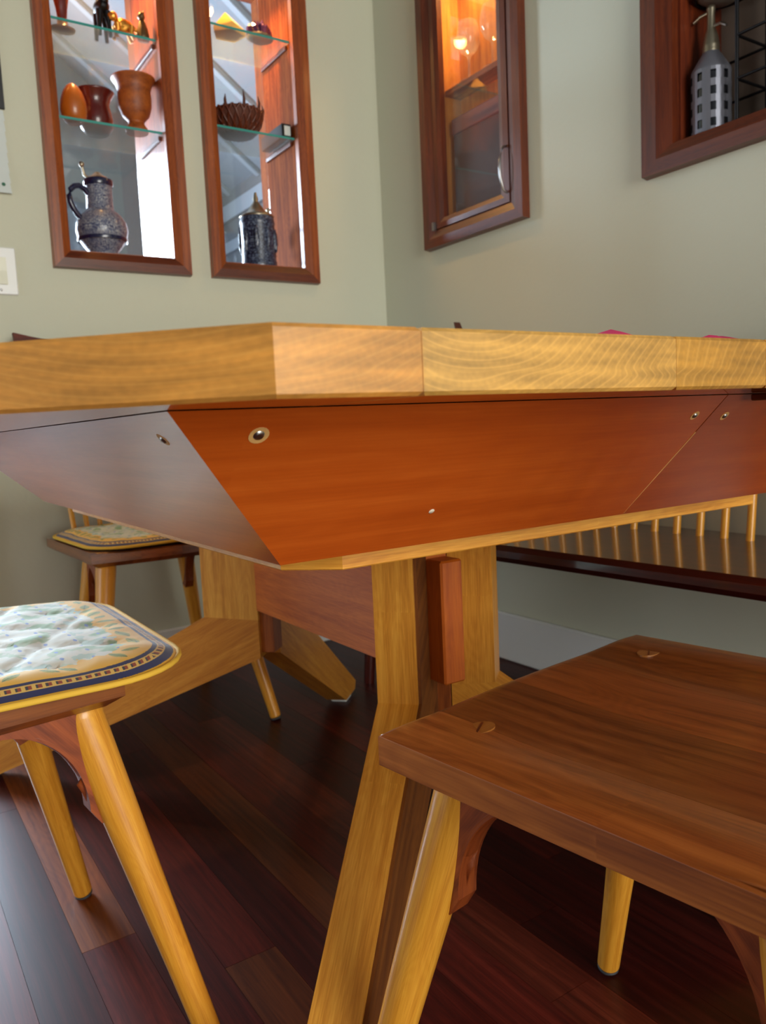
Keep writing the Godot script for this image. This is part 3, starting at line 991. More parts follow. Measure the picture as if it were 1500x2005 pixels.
		if L == legs[0]:     # thin dark overlay, standing in for shade on its right-hand face
			var sf := Transform3D(f.basis, f * Vector3(0, 0, -0.004))
			b = MB.new()
			b.plate(PackedVector2Array([Vector2(0, ky - 0.006), Vector2(w - 0.004, ky), Vector2(w - 0.004, 0.5688), Vector2(0, 0.5688)]), 0.0039, sf)
			b.plate(PackedVector2Array([Vector2(0, ky - 0.006), Vector2(0, lowk + 0.004), Vector2(R - 0.085, 0.016), Vector2(tip, 0.014), Vector2(tip + 0.005, 0.030), Vector2(w - 0.004, ky)]), 0.0039, sf)
			put("shade_overlay", b, M.shade_overlay, po, fr(base, (o * R - Vector3.UP * ky), side))
		b = MB.new()
		b.boxf(Transform3D(f.basis, f * Vector3(R - 0.045, 0.0055, L[3] / 2)), Vector3(0.022, 0.0055, L[3] * 0.4), 0.002)
		put("glide", b, M.pad, po)
	# darker core strips on the right-hand legs
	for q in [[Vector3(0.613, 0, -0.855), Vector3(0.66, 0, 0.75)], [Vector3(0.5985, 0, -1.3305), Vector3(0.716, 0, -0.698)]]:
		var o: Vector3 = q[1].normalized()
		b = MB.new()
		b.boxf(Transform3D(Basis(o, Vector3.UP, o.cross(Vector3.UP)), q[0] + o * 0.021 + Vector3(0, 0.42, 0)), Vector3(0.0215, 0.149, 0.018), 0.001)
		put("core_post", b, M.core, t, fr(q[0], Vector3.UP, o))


# ---------- chairs ----------
func seat_half(z: float) -> float:      # half width of the seat at depth z (front = -0.2)
	var w := lerpf(0.199, 0.187, (z + 0.2) / 0.4)
	var rf := 0.012
	var d := z + 0.2
	if d < rf: w -= rf - sqrt(maxf(0.0, rf * rf - (rf - d) * (rf - d)))
	var rb := 0.05
	var e := 0.2 - z
	if e < rb: w -= rb - sqrt(maxf(0.0, rb * rb - (rb - e) * (rb - e)))
	return w


func seat_front(x: float) -> float:
	return -0.2 - 0.012 * (1.0 - pow(absf(x) / 0.2, 2.0))


func seat_top(x: float, z: float) -> float:
	# scooped seat with a flat rim at the sides
	var e := minf(0.197 - absf(x), 0.2 - z)
	var s := smoothstep(0.022, 0.10, e) * 0.009
	var fz := smoothstep(-0.212, -0.08, z)
	return 0.44 - s * (0.35 + 0.65 * fz)


func make_chair(called: String, label: String) -> Node3D:
	var t := thing(called, label, "chair", Vector3.ZERO, "")
	var st := Node3D.new()
	st.name = "seat"
	t.add_child(st)
	var cuts := [-0.2, -0.115, -0.012, 0.082, 0.2]
	for k in 4:
		var b := MB.new()
		var nx := 9
		var nz := 26
		var grid: Array = []
		for i in nx + 1:
			var x := lerpf(cuts[k] + (0.0001 if k > 0 else 0.0), cuts[k + 1] - (0.0001 if k < 3 else 0.0), float(i) / nx)
			var col: Array = []
			# front and back ends of this column inside the outline
			var zf := seat_front(x); var zb := 0.2
			if absf(x) > 0.150:
				var zz := zf
				while zz < 0.2 and seat_half(maxf(zz, -0.2)) < absf(x): zz += 0.0005
				zf = maxf(zf, zz)
				zz = 0.2
				while zz > zf and seat_half(zz) < absf(x): zz -= 0.0005
				zb = zz
			if zb < zf + 0.001: zb = zf + 0.001
			for j in nz + 1:
				var u := float(j) / nz
				u = 0.5 - 0.5 * cos(PI * u)
				var z := lerpf(zf, zb, u)
				var e := minf(minf(seat_half(clampf(z, -0.2, 0.2)) - absf(x), z - seat_front(x)), 0.2 - z)
				var y := seat_top(x, z) - 0.003 * pow(1.0 - clampf(e / 0.004, 0.0, 1.0), 2.0)
				col.append(Vector3(x, y, z))
			grid.append(col)
		for i in nx:
			for j in nz:
				b.quad(grid[i][j], grid[i][j + 1], grid[i + 1][j + 1], grid[i + 1][j], 1)
		# underside (inset by the chamfer) and rim
		var low := func(p: Vector3, yy: float, ins: float) -> Vector3:
			var f := 1.0 - ins / 0.2
			return Vector3(p.x * f, yy, p.z * f)
		for i in nx:
			for jj in [0, nz]:
				var a: Vector3 = grid[i][jj]; var c: Vector3 = grid[i + 1][jj]
				var ring := [a, c, low.call(c, 0.416, 0.0), low.call(a, 0.416, 0.0), low.call(c, 0.405, 0.016), low.call(a, 0.405, 0.016)]
				if jj == 0:
					b.quad(ring[0], ring[1], ring[2], ring[3]); b.quad(ring[3], ring[2], ring[4], ring[5])
				else:
					b.quad(ring[1], ring[0], ring[3], ring[2]); b.quad(ring[2], ring[3], ring[5], ring[4])
			for j in nz:
				b.quad(low.call(grid[i + 1][j], 0.405, 0.016), low.call(grid[i + 1][j + 1], 0.405, 0.016), low.call(grid[i][j + 1], 0.405, 0.016), low.call(grid[i][j], 0.405, 0.016))
		for ii in [0, nx]:
			for j in nz:
				var a: Vector3 = grid[ii][j]; var c: Vector3 = grid[ii][j + 1]
				var ring := [a, c, low.call(c, 0.416, 0.0), low.call(a, 0.416, 0.0), low.call(c, 0.405, 0.016), low.call(a, 0.405, 0.016)]
				if ii == 0:
					b.quad(ring[1], ring[0], ring[3], ring[2]); b.quad(ring[2], ring[3], ring[5], ring[4])
				else:
					b.quad(ring[0], ring[1], ring[2], ring[3]); b.quad(ring[3], ring[2], ring[4], ring[5])
		put("seat_board", b, M["seat%d" % k], st, fr(Vector3(cuts[k] + 0.05, 0.42, 0), Vector3.FORWARD))
	# legs, splayed, tapered and turned; tenons show in the seat
	var legs := [[-0.119, -0.157, -0.078, -0.102], [0.143, -0.157, 0.074, -0.102], [-0.112, 0.075, -0.066, 0.075], [0.112, 0.075, 0.066, 0.075]]
	for L in legs:
		var top := Vector3(L[0], 0.4385, L[1])
		var foot := Vector3(L[0] + L[2], 0.0, L[1] + L[3])
		var ax := (top - foot).normalized()
		var f := fr(foot, ax.cross(Vector3.RIGHT), ax)
		f = Transform3D(Basis(f.basis.x, ax, f.basis.x.cross(ax)), foot)
		var len := (top - foot).length()
		var b := MB.new()
		b.lathe([Vector2(0, 0.006), Vector2(0.0118, 0.006), Vector2(0.0132, 0.009), Vector2(0.0150, len * 0.25), Vector2(0.0178, len * 0.5), Vector2(0.0205, len * 0.75), Vector2(0.0222, len * 0.90), Vector2(0.0215, len * 0.935), Vector2(0, len * 0.935)], f, 28)
		var o := put("leg", b, M.ash_leg, t, fr(foot, ax, Vector3.FORWARD))
		b = MB.new()
		b.lathe([Vector2(0, 0.0005), Vector2(0.0112, 0.0005), Vector2(0.0128, 0.003), Vector2(0.0118, 0.0062), Vector2(0, 0.0062)], f, 20)
		put("glide", b, M.rubber, o)
		b = MB.new()
		var tp := Vector3(top.x, seat_top(top.x, top.z), top.z)
		b.lathe_h([Vector2(0.0125, -0.004), Vector2(0.0125, 0.0003), Vector2(0.0125, 0.0003), Vector2(0, 0.0003)], Transform3D(Basis().scaled(Vector3(1.25, 1, 0.8)), tp), 22)
		put("tenon", b, M.tenon, st)
		b = MB.new()
		b.boxf(Transform3D(Basis(Vector3.UP, 0.5), tp + Vector3(0, 0.0003, 0)), Vector3(0.0115, 0.0003, 0.0009), 0.0)
		put("wedge", b, M.frame_dark, st)
		# curved bracket between leg and seat, along the side of the seat
		var sgn := 1.0 if L[1] < 0 else -1.0
		var pr := PackedVector2Array()
		var ltop := foot.lerp(top, 0.405 / 0.4385)
		var at := func(y: float) -> float: return foot.lerp(top, y / 0.4385).z
		pr.append(Vector2(at.call(0.405) * 1.0, 0.4055))
		pr.append(Vector2(at.call(0.29), 0.288))
		pr.append(Vector2(at.call(0.285) + sgn * 0.020, 0.281))
		var arc: Array[Vector2] = []
		for q in 17:
			var th := lerpf(0.0, PI / 2, q / 16.0)
			arc.append(Vector2(at.call(0.33) + sgn * (0.020 + 0.085 * (1.0 - cos(th))), 0.298 + 0.100 * sin(th)))
		for p in arc: pr.append(p)
		pr.append(Vector2(at.call(0.33) + sgn * 0.115, 0.4055))
		b = MB.new()
		var bx: float = foot.lerp(top, 0.35 / 0.4385).x
		b.plate(pr, 0.022, Transform3D(Basis(Vector3(0, 0, 1), Vector3.UP, Vector3(-1, 0, 0)), Vector3(bx + 0.011, 0, 0)))
		# moulded lip along the curve
		var lip: Array = []
		for q in 17:
			var th := lerpf(0.0, PI / 2, q / 16.0)
			lip.append(Vector3(bx, arc[q].y + 0.003 * sin(th), arc[q].x - sgn * 0.003 * cos(th)))
		var lr: Array = []
		for q in 17: lr.append(0.0048 * clampf(minf(q + 0.6, 16.6 - q) / 5.0, 0.15, 1.0))
		b.tube(lip, lr, 10, 3, 2.4)
		put("bracket", b, M.bracket, t, fr(Vector3(bx, 0.35, pr[0].x), Vector3(0, 1, sgn * 0.8)))
	# back: spindles and a crest rail with raised ends
	var lean := 0.055
	for k in 9:
		var x := -0.140 + k * 0.035
		var bow := 0.0
		var p0 := Vector3(x, 0.432, 0.176 - 0.03 * pow(absf(x) / 0.14, 2.0))
		var p1 := Vector3(x * 1.18, 0.90, 0.176 + lean - 0.01)
		var b := MB.new()
		b.tube([p0, p0.lerp(p1, 0.35), p0.lerp(p1, 0.7), p1], [0.0062, 0.0074, 0.0066, 0.0056], 10)
		put("spindle", b, M.ash_leg, t, fr(p0, p1 - p0, Vector3.FORWARD))
	var cr := PackedVector2Array()
	for i in 13:
		var u := lerpf(-1.0, 1.0, i / 12.0)
		cr.append(Vector2(0.232 * u, 0.916 + 0.033 * pow(absf(u), 1.6)))
	for i in 13:
		var u := lerpf(1.0, -1.0, i / 12.0)
		cr.append(Vector2(0.226 * u, 0.872 + 0.012 * pow(absf(u), 2.0)))
	var b := MB.new()
	b.plate(cr, 0.020, Transform3D(Basis(), Vector3(0, 0, 0.176 + lean - 0.022)))
	put("crest_rail", b, M.crest, t, fr(Vector3(0, 0.9, 0.22), Vector3.RIGHT))
	return t


func copy_thing(o: Node3D, label: String, group := "") -> Node3D:
	var c: Node3D = o.duplicate()
	var stem := String(o.name)
	c.name = numbered(stem)
	add_child(c)
	c.set_meta("label", label)
	if group: c.set_meta("group", group)
	return c


func make_cushion(label: String) -> Node3D:
	var t := thing("seat_cushion", label, "cushion", Vector3.ZERO, "printed seat cushions")
	var b := MB.new()
	b.has_uv = true
	var n := 56
	var rng := FastNoiseLite.new()
	rng.seed = 4; rng.frequency = 9.0
	var P := func(i: int, j: int, top: bool) -> Vector3:
		# map a square onto the rounded outline
		var u := Vector2(i * 2.0 / n - 1.0, j * 2.0 / n - 1.0)
		var m := maxf(absf(u.x), absf(u.y))
		var d := u.normalized() if m > 0 else Vector2.ZERO
		var r := 0.0
		if m > 0:
			var lo := 0.0; var hi := 0.5
			for k in 18:
				var mid := (lo + hi) / 2
				if cushion_edge(d * mid) > 0.0: lo = mid
				else: hi = mid
			r = lo * m
		var p := d * r
		var e := maxf(cushion_edge(p), 0.0)
		var dome := 1.0 - pow(1.0 - clampf(e / 0.06, 0.0, 1.0), 2.2)
		var q1 := absf(fposmod((p.x * 0.8 + p.y * 0.6) / 0.085, 1.0) - 0.5) * 2.0
		var q2 := absf(fposmod((p.x * 0.5 - p.y * 0.86) / 0.12, 1.0) - 0.5) * 2.0
		var quilt := (1.0 - pow(q1, 10.0) * 0.8) * (1.0 - pow(q2, 12.0) * 0.6)
		var y := 0.006 + (0.015 * dome * lerpf(1.0, quilt, smoothstep(0.035, 0.06, e) * 0.40) + rng.get_noise_2d(p.x, p.y) * 0.004 * dome)
		if not top: y = 0.006 - 0.0055 * dome
		return Vector3(p.x, y, p.y)
	var top: Array = []
	var bot: Array = []
	for i in n + 1:
		var a: Array = []; var c: Array = []
		for j in n + 1:
			a.append(P.call(i, j, true)); c.append(P.call(i, j, false))
		top.append(a); bot.append(c)
	var U := func(p: Vector3) -> Vector2: return Vector2(p.x / 0.5 + 0.5, p.z / 0.5 + 0.5)
	for i in n:
		for j in n:
			b.quad(top[i][j], top[i][j + 1], top[i + 1][j + 1], top[i + 1][j], 1, 0, U.call(top[i][j]), U.call(top[i][j + 1]), U.call(top[i + 1][j + 1]), U.call(top[i + 1][j]))
			b.quad(bot[i + 1][j], bot[i + 1][j + 1], bot[i][j + 1], bot[i][j], 2, 0, U.call(bot[i + 1][j]), U.call(bot[i + 1][j + 1]), U.call(bot[i][j + 1]), U.call(bot[i][j]))
	put("cover", b, M.fabric, t)
	b = MB.new()
	var path: Array = []
	for k in 97:
		var th := TAU * k / 96.0
		var d := Vector2(cos(th), sin(th))
		var lo := 0.0; var hi := 0.5
		for q in 18:
			var mid := (lo + hi) / 2
			if cushion_edge(d * mid) > 0.0: lo = mid
			else: hi = mid
		path.append(Vector3(d.x * lo, 0.006, d.y * lo))
	b.tube(path, [0.0032], 8)
	put("piping", b, M.piping, t)
	return t


func build_bench() -> void:
	var t := thing("bench", "dark red-brown slatted-back bench along the right wall", "bench", Vector3(1.25, 0, -1.0))
	var b := MB.new()
	# seat: front edge slightly out of line with the wall
	var f0 := Vector2(1.010, -1.78); var f1 := Vector2(1.096, -0.28)
	b.prism(PackedVector2Array([f0, Vector2(1.468, -1.78), Vector2(1.468, -0.28), f1]), 0.398, 0.433, 0.010, 0.012)
	put("seat", b, M.bench, t, fr(Vector3(1.25, 0.42, -1.0), Vector3.FORWARD))
	for z in [-1.72, -0.34]:
		for x in [1.10, 1.42]:
			b = MB.new()
			b.tube([Vector3(x, 0.40, z), Vector3(x + (0.02 if x > 1.3 else -0.02), 0.001, z + (0.03 if z > -1 else -0.03))], [0.021, 0.014], 16)
			put("leg", b, M.bench_rail, t, fr(Vector3(x, 0.2, z), Vector3.UP, Vector3.FORWARD))
	var k := 0
	var z := -0.855 + 0.0537 * 8
	while z > -1.70:
		b = MB.new()
		b.tube([Vector3(1.385, 0.428, z), Vector3(1.402, 0.60, z), Vector3(1.418, 0.80, z)], [0.0078, 0.0078, 0.0066], 12)
		put("spindle", b, M.ash_leg, t, fr(Vector3(1.39, 0.6, z), Vector3.UP, Vector3.FORWARD))
		z -= 0.0537
	var cr := PackedVector2Array()
	var z0 := -1.745; var z1 := -0.30
	for i in 33:
		var u := lerpf(-1.0, 1.0, i / 32.0)
		var y := 0.790 + 0.165 * pow(absf(u), 11.0) if u < 0 else 0.790 + 0.16 * pow(absf(u), 2.6)
		cr.append(Vector2(lerpf(z0, z1, i / 32.0), y))
	for i in 33:
		var u := lerpf(1.0, -1.0, i / 32.0)
		var y := 0.735 + 0.12 * pow(absf(u), 11.0) if u < 0 else 0.735 + 0.10 * pow(absf(u), 2.6)
		cr.append(Vector2(lerpf(z1 - 0.004, z0 + 0.02, i / 32.0), y))
	b = MB.new()
	b.plate(cr, 0.022, Transform3D(Basis(Vector3(0, 0, 1), Vector3.UP, Vector3(-1, 0, 0)), Vector3(1.431, 0, 0)))
	put("crest_rail", b, M.bench_rail, t, fr(Vector3(1.42, 0.78, -1.0), Vector3.FORWARD))


# ---------- things in the niches ----------
func turned(called: String, label: String, cat: String, at: Vector3, prof: Array, m, group := "", seg := 32) -> Node3D:
	var t := thing(called, label, cat, at, group)
	var b := MB.new()
	b.lathe_h(prof, Transform3D(Basis(), at), seg)
	put("body", b, m, t, Transform3D(Basis(), at))
	return t


func blob(b: MB, c: Vector3, r: Vector3, sd: int, rough := 0.25, n := 14, facet := false) -> void:
	# lumpy ellipsoid
	var fn := FastNoiseLite.new()
	fn.seed = sd
	fn.frequency = 0.9
	var P := func(i: int, j: int) -> Vector3:
		var th := PI * i / n
		var ph := TAU * (j % (n * 2)) / (n * 2)
		var d := Vector3(sin(th) * cos(ph), cos(th), sin(th) * sin(ph))
		return c + d * r * (1.0 + rough * fn.get_noise_3dv(d * 1.4))
	for i in n:
		for j in n * 2:
			b.quad(P.call(i, j), P.call(i, j + 1), P.call(i + 1, j + 1), P.call(i + 1, j), 0 if facet else 1)


func build_objects_niche1() -> void:
	var z := -2.275
	# lower shelf board: salt-glazed jug with lid and handle
	var y0 := 1.1755
	var c := Vector3(0.622, y0, -2.285)
	var t := thing("stoneware_jug", "round-bellied grey-blue stoneware jug with dark loop handle and metal lid", "jug", c)
	var b := MB.new()
	b.lathe_h([Vector2(0, 0), Vector2(0.036, 0), Vector2(0.040, 0.004), Vector2(0.038, 0.012), Vector2(0.050, 0.026), Vector2(0.064, 0.048), Vector2(0.069, 0.068), Vector2(0.066, 0.090), Vector2(0.054, 0.110), Vector2(0.040, 0.122), Vector2(0.036, 0.128), Vector2(0.0345, 0.150), Vector2(0.0345, 0.185), Vector2(0.0355, 0.196), Vector2(0.0355, 0.196), Vector2(0.030, 0.196)], Transform3D(Basis(), c), 40)
	put("body", b, M.stein, t, Transform3D(Basis(), c))
	b = MB.new()
	b.lathe_h([Vector2(0.0352, 0.188), Vector2(0.039, 0.190), Vector2(0.0385, 0.204), Vector2(0.034, 0.206)], Transform3D(Basis(), c), 32)
	put("rim", b, M.cobalt, t)
	b = MB.new()
	b.lathe([Vector2(0.0655, 0.040), Vector2(0.0665, 0.044), Vector2(0.066, 0.049)], Transform3D(Basis(), c), 40)
	put("band", b, M.cobalt, t)
	b = MB.new()
	b.lathe([Vector2(0.033, 0.205), Vector2(0.030, 0.209), Vector2(0.022, 0.214), Vector2(0.014, 0.219), Vector2(0.007, 0.226), Vector2(0, 0.228)], Transform3D(Basis(), c), 28)
	put("lid", b, M.brass, t)
	var hd := Vector3(-0.96, 0, 0.28)
	var path: Array = []
	for q in [[0.032, 0.164], [0.044, 0.176], [0.058, 0.181], [0.072, 0.177], [0.083, 0.166], [0.088, 0.150], [0.086, 0.134], [0.079, 0.118], [0.070, 0.106], [0.060, 0.097], [0.052, 0.090]]:
		path.append(c + hd * q[0] + Vector3(0, q[1], 0))
	b = MB.new()
	b.tube(path, [0.0075], 12)
	put("handle", b, M.cobalt, t)
	b = MB.new()
	b.tube([c + hd * 0.030 + Vector3(0, 0.206, 0), c + hd * 0.040 + Vector3(0, 0.212, 0), c + hd * 0.044 + Vector3(0, 0.232, 0)], [0.004, 0.004, 0.0035], 8)
	blob(b, c + hd * 0.045 + Vector3(0, 0.238, 0), Vector3(0.007, 0.008, 0.007), 3, 0.1, 8)
	put("thumb_lift", b, M.pewter, t)

	# middle shelf
	var y1: float = SH1[0] + 0.0003
	t = turned("gourd", "small orange-brown egg-shaped gourd on the middle glass shelf", "gourd", Vector3(0.568, y1, -2.262), [Vector2(0, 0), Vector2(0.020, 0.0), Vector2(0.030, 0.012), Vector2(0.0345, 0.032), Vector2(0.032, 0.056), Vector2(0.025, 0.078), Vector2(0.014, 0.094), Vector2(0.006, 0.100), Vector2(0, 0.101)], M.gourd)
	t = turned("gourd_cup", "dark red polished cup with a flared rim, between the gourd and the carved goblet", "cup", Vector3(0.640, y1, -2.318), [Vector2(0, 0), Vector2(0.030, 0), Vector2(0.042, 0.015), Vector2(0.045, 0.036), Vector2(0.041, 0.060), Vector2(0.037, 0.076), Vector2(0.042, 0.092), Vector2(0.051, 0.106), Vector2(0.053, 0.110), Vector2(0.049, 0.111), Vector2(0.040, 0.096), Vector2(0.034, 0.074), Vector2(0, 0.03)], M.mate)
	b = MB.new()
	b.tube([Vector3(0.640, y1 + 0.03, -2.318), Vector3(0.646, y1 + 0.112, -2.300), Vector3(0.648, y1 + 0.1175, -2.296)], [0.003, 0.005, 0.006], 10)
	put("silver_tip", b, M.brass, t)
	t = turned("wooden_goblet", "carved brown wooden goblet with a narrow foot on the middle glass shelf", "goblet", Vector3(0.733, y1, -2.262), [Vector2(0, 0), Vector2(0.030, 0), Vector2(0.030, 0), Vector2(0.031, 0.008), Vector2(0.026, 0.016), Vector2(0.021, 0.024), Vector2(0.022, 0.030), Vector2(0.036, 0.044), Vector2(0.044, 0.068), Vector2(0.045, 0.090), Vector2(0.044, 0.110), Vector2(0.049, 0.126), Vector2(0.058, 0.138), Vector2(0.059, 0.142), Vector2(0.055, 0.143), Vector2(0.042, 0.126), Vector2(0.038, 0.08), Vector2(0, 0.05)], M.carved)

	# upper shelf: small figures, only their lower parts in view
	var y2: float = SH1[1] + 0.0003
	var p := Vector3(0.565, y2, -2.290)
	t = thing("wooden_figurine", "red-brown carved wooden figure at the left end of the top glass shelf", "figurine", p, "figurines on the top glass shelf")
	b = MB.new()
	b.lathe_h([Vector2(0, 0), Vector2(0.030, 0), Vector2(0.032, 0.006), Vector2(0.032, 0.006), Vector2(0.016, 0.007), Vector2(0.012, 0.03), Vector2(0.015, 0.055), Vector2(0.020, 0.08), Vector2(0.014, 0.105), Vector2(0.010, 0.112), Vector2(0.016, 0.125), Vector2(0.014, 0.145), Vector2(0, 0.152)], Transform3D(Basis().scaled(Vector3(1, 1, 0.7)), p), 24)
	put("body", b, M.mate, t)
	# dark animal on four legs
	p = Vector3(0.668, y2, -2.285)
	t = thing("horse_figurine", "dark four-legged animal figure standing on the top glass shelf", "figurine", p, "figurines on the top glass shelf")
	b = MB.new()
	for q in [[-0.014, -0.018], [0.014, -0.018], [-0.014, 0.02], [0.014, 0.02]]:
		b.tube([p + Vector3(q[0], 0, q[1]), p + Vector3(q[0] * 0.9, 0.03, q[1] * 0.9), p + Vector3(q[0] * 0.7, 0.065, q[1] * 0.8)], [0.005, 0.006, 0.010], 10)
	blob(b, p + Vector3(0, 0.078, 0), Vector3(0.020, 0.020, 0.034), 5, 0.15, 12)
	b.tube([p + Vector3(0, 0.085, 0.025), p + Vector3(0, 0.115, 0.038), p + Vector3(0, 0.122, 0.056), p + Vector3(0, 0.112, 0.068)], [0.014, 0.010, 0.010, 0.006], 12)
	for e in [-0.005, 0.005]:
		b.tube([p + Vector3(e, 0.124, 0.044), p + Vector3(e * 1.3, 0.138, 0.042)], [0.004, 0.001], 8)
	b.tube([p + Vector3(0, 0.085, -0.030), p + Vector3(0, 0.07, -0.044), p + Vector3(0, 0.045, -0.046)], [0.005, 0.004, 0.002], 8)
	put("body", b, M.iron, t)
	# crouching golden animal
	p = Vector3(0.716, y2, -2.262)
	t = thing("golden_figurine", "shiny golden crouching animal figure on the top glass shelf", "figurine", p, "figurines on the top glass shelf")
	b = MB.new()
	blob(b, p + Vector3(0, 0.034, 0), Vector3(0.026, 0.018, 0.018), 8, 0.3, 14)
	blob(b, p + Vector3(-0.026, 0.052, 0.003), Vector3(0.013, 0.012, 0.012), 9, 0.2, 10)
	for q in [[-0.018, -0.010], [-0.018, 0.012], [0.020, -0.010], [0.020, 0.012]]:
		b.tube([p + Vector3(q[0] * 1.3, 0.0, q[1] * 1.2), p + Vector3(q[0] * 0.9, 0.016, q[1]), p + Vector3(q[0], 0.032, q[1] * 0.8)], [0.006, 0.006, 0.010], 10)
	b.tube([p + Vector3(0.024, 0.036, 0), p + Vector3(0.040, 0.026, 0.002), p + Vector3(0.046, 0.008, 0.004)], [0.006, 0.005, 0.003], 8)
	put("body", b, M.gold, t)
	# seated bronze animal
	p = Vector3(0.765, y2, -2.248)
	t = thing("bronze_figurine", "small dull bronze seated animal figure at the right end of the top glass shelf", "figurine", p, "figurines on the top glass shelf")
	b = MB.new()
	b.lathe([Vector2(0, 0), Vector2(0.016, 0), Vector2(0.0175, 0.012), Vector2(0.015, 0.03), Vector2(0.010, 0.046), Vector2(0.007, 0.054), Vector2(0, 0.056)], Transform3D(Basis().scaled(Vector3(1, 1, 0.8)), p), 18)
	blob(b, p + Vector3(-0.002, 0.062, 0.003), Vector3(0.010, 0.011, 0.011), 12, 0.15, 10)
	b.tube([p + Vector3(0.004, 0.068, 0), p + Vector3(0.008, 0.082, -0.002)], [0.004, 0.001], 8)
	b.tube([p + Vector3(-0.008, 0.0, 0.010), p + Vector3(-0.007, 0.018, 0.011), p + Vector3(-0.004, 0.036, 0.006)], [0.004, 0.0045, 0.006], 8)
	put("body", b, M.bronze, t)


func build_objects_niche2() -> void:
	# dark blue beer stein
	var y0 := 1.1765
	var c := Vector3(1.092, y0, -2.290)
	var t := thing("beer_stein", "tall dark blue relief stein with a domed pewter lid, in the right-hand niche", "stein", c)
	var b := MB.new()
	b.lathe_h([Vector2(0, 0), Vector2(0.054, 0), Vector2(0.054, 0), Vector2(0.056, 0.006), Vector2(0.054, 0.012), Vector2(0.055, 0.018), Vector2(0.0525, 0.024), Vector2(0.0525, 0.130), Vector2(0.0545, 0.134), Vector2(0.053, 0.142), Vector2(0.0515, 0.152), Vector2(0.0515, 0.152), Vector2(0.046, 0.152)], Transform3D(Basis(), c), 40)
	for k in 9:      # figures in relief
		var a := TAU * k / 9.0
		blob(b, c + Vector3(cos(a) * 0.0515, 0.082, sin(a) * 0.0515), Vector3(0.008, 0.038, 0.008), 20 + k, 0.5, 10)
	put("body", b, M.stein_dark, t, Transform3D(Basis(), c))
	b = MB.new()
	b.lathe([Vector2(0.052, 0.152), Vector2(0.0535, 0.155), Vector2(0.049, 0.160), Vector2(0.036, 0.166), Vector2(0.026, 0.174), Vector2(0.020, 0.184), Vector2(0.015, 0.191), Vector2(0.011, 0.197), Vector2(0.007, 0.202), Vector2(0.0085, 0.210), Vector2(0.0055, 0.218), Vector2(0.0035, 0.228), Vector2(0, 0.230)], Transform3D(Basis(), c), 32)
	put("lid", b, M.pewter, t)
	var hd := Vector3(0.9, 0, -0.42)
	b = MB.new()
	var path: Array = []
	for q in [[0.050, 0.140], [0.072, 0.138], [0.086, 0.118], [0.088, 0.086], [0.078, 0.050], [0.064, 0.034], [0.052, 0.036]]:
		path.append(c + hd * q[0] + Vector3(0, q[1], 0))
	b.tube(path, [0.0065], 12)
	put("handle", b, M.cobalt, t)
	b = MB.new()
	b.tube([c + hd * 0.048 + Vector3(0, 0.155, 0), c + hd * 0.056 + Vector3(0, 0.168, 0), c + hd * 0.058 + Vector3(0, 0.182, 0)], [0.004, 0.004, 0.003], 8)
	blob(b, c + hd * 0.058 + Vector3(0, 0.188, 0), Vector3(0.007, 0.007, 0.007), 3, 0.1, 8)
	put("thumb_lift", b, M.pewter, t)

	# woven basket on the middle shelf
	var y1: float = SH2[0] + 0.0003
	c = Vector3(1.045, y1, -2.285)
	t = thing("woven_basket", "small brown woven basket with spiky rim on a glass shelf", "basket", c)
	b = MB.new()
	var prof := [[0.044, 0.0], [0.058, 0.012], [0.070, 0.030], [0.077, 0.052], [0.078, 0.066]]
	b.lathe([Vector2(0, 0.002), Vector2(0.043, 0.0), Vector2(0.056, 0.012), Vector2(0.068, 0.030), Vector2(0.075, 0.052), Vector2(0.076, 0.066), Vector2(0.073, 0.066), Vector2(0.066, 0.034), Vector2(0.042, 0.006), Vector2(0, 0.005)], Transform3D(Basis(), c), 40)
	put("shell", b, M.basket, t)
	b = MB.new()
	for k in 22:     # crossing strands
		for dirn in [-1.0, 1.0]:
			var pts: Array = []
			for i in prof.size():
				var a: float = TAU * k / 22.0 + dirn * 0.42 * i / 4.0
				pts.append(c + Vector3(cos(a) * prof[i][0], prof[i][1] + 0.001, sin(a) * prof[i][0]))
			b.tube(pts, [0.0032], 6)
	put("strands", b, M.frame_dark, t).set_meta("kind", "stuff")
	b = MB.new()
	for k in 9:
		var a := TAU * k / 9.0 + 0.3
		var d := Vector3(cos(a), 0, sin(a))
		b.tube([c + d * 0.076 + Vector3(0, 0.060, 0), c + d * 0.080 + Vector3(0, 0.078, 0), c + d * 0.076 + Vector3(0, 0.094 + 0.006 * (k % 3), 0)], [0.005, 0.004, 0.001], 6)
	put("spikes", b, M.basket, t)

	# black box with a white label against the right side panel
	c = Vector3(1.180, y1, -2.290)
	t = thing("black_box", "small black box with a white end label on a glass shelf", "box", c)
	b = MB.new()
	b.box(Vector3(1.164, y1, -2.375), Vector3(1.1945, y1 + 0.040, -2.228), 0.0015)
	put("case", b, M.black, t)
	b = MB.new()
	b.box(Vector3(1.172, y1 + 0.006, -2.2282), Vector3(1.192, y1 + 0.034, -2.2276))
	put("label", b, M.paper, t)

	# crystals on the top shelf
	var y2: float = SH2[1] + 0.0003
	c = Vector3(1.030, y2, -2.275)
	t = thing("crystal_pyramid", "glowing pale amber crystal with a pyramid-shaped point on the top glass shelf", "crystal", c)
	b = MB.new()
	var base: Array = []
	for k in 5:
		var a := TAU * k / 5.0 + 0.4
		base.append(c + Vector3(cos(a) * [0.052, 0.044, 0.05, 0.046, 0.05][k], 0.0, sin(a) * 0.042))
	var sh: Array = []
	for k in 5: sh.append(c + (base[k] - c) * 1.02 + Vector3(0, [0.016, 0.022, 0.012, 0.020, 0.014][k], 0))
	var apex := c + Vector3(-0.004, 0.066, -0.004)
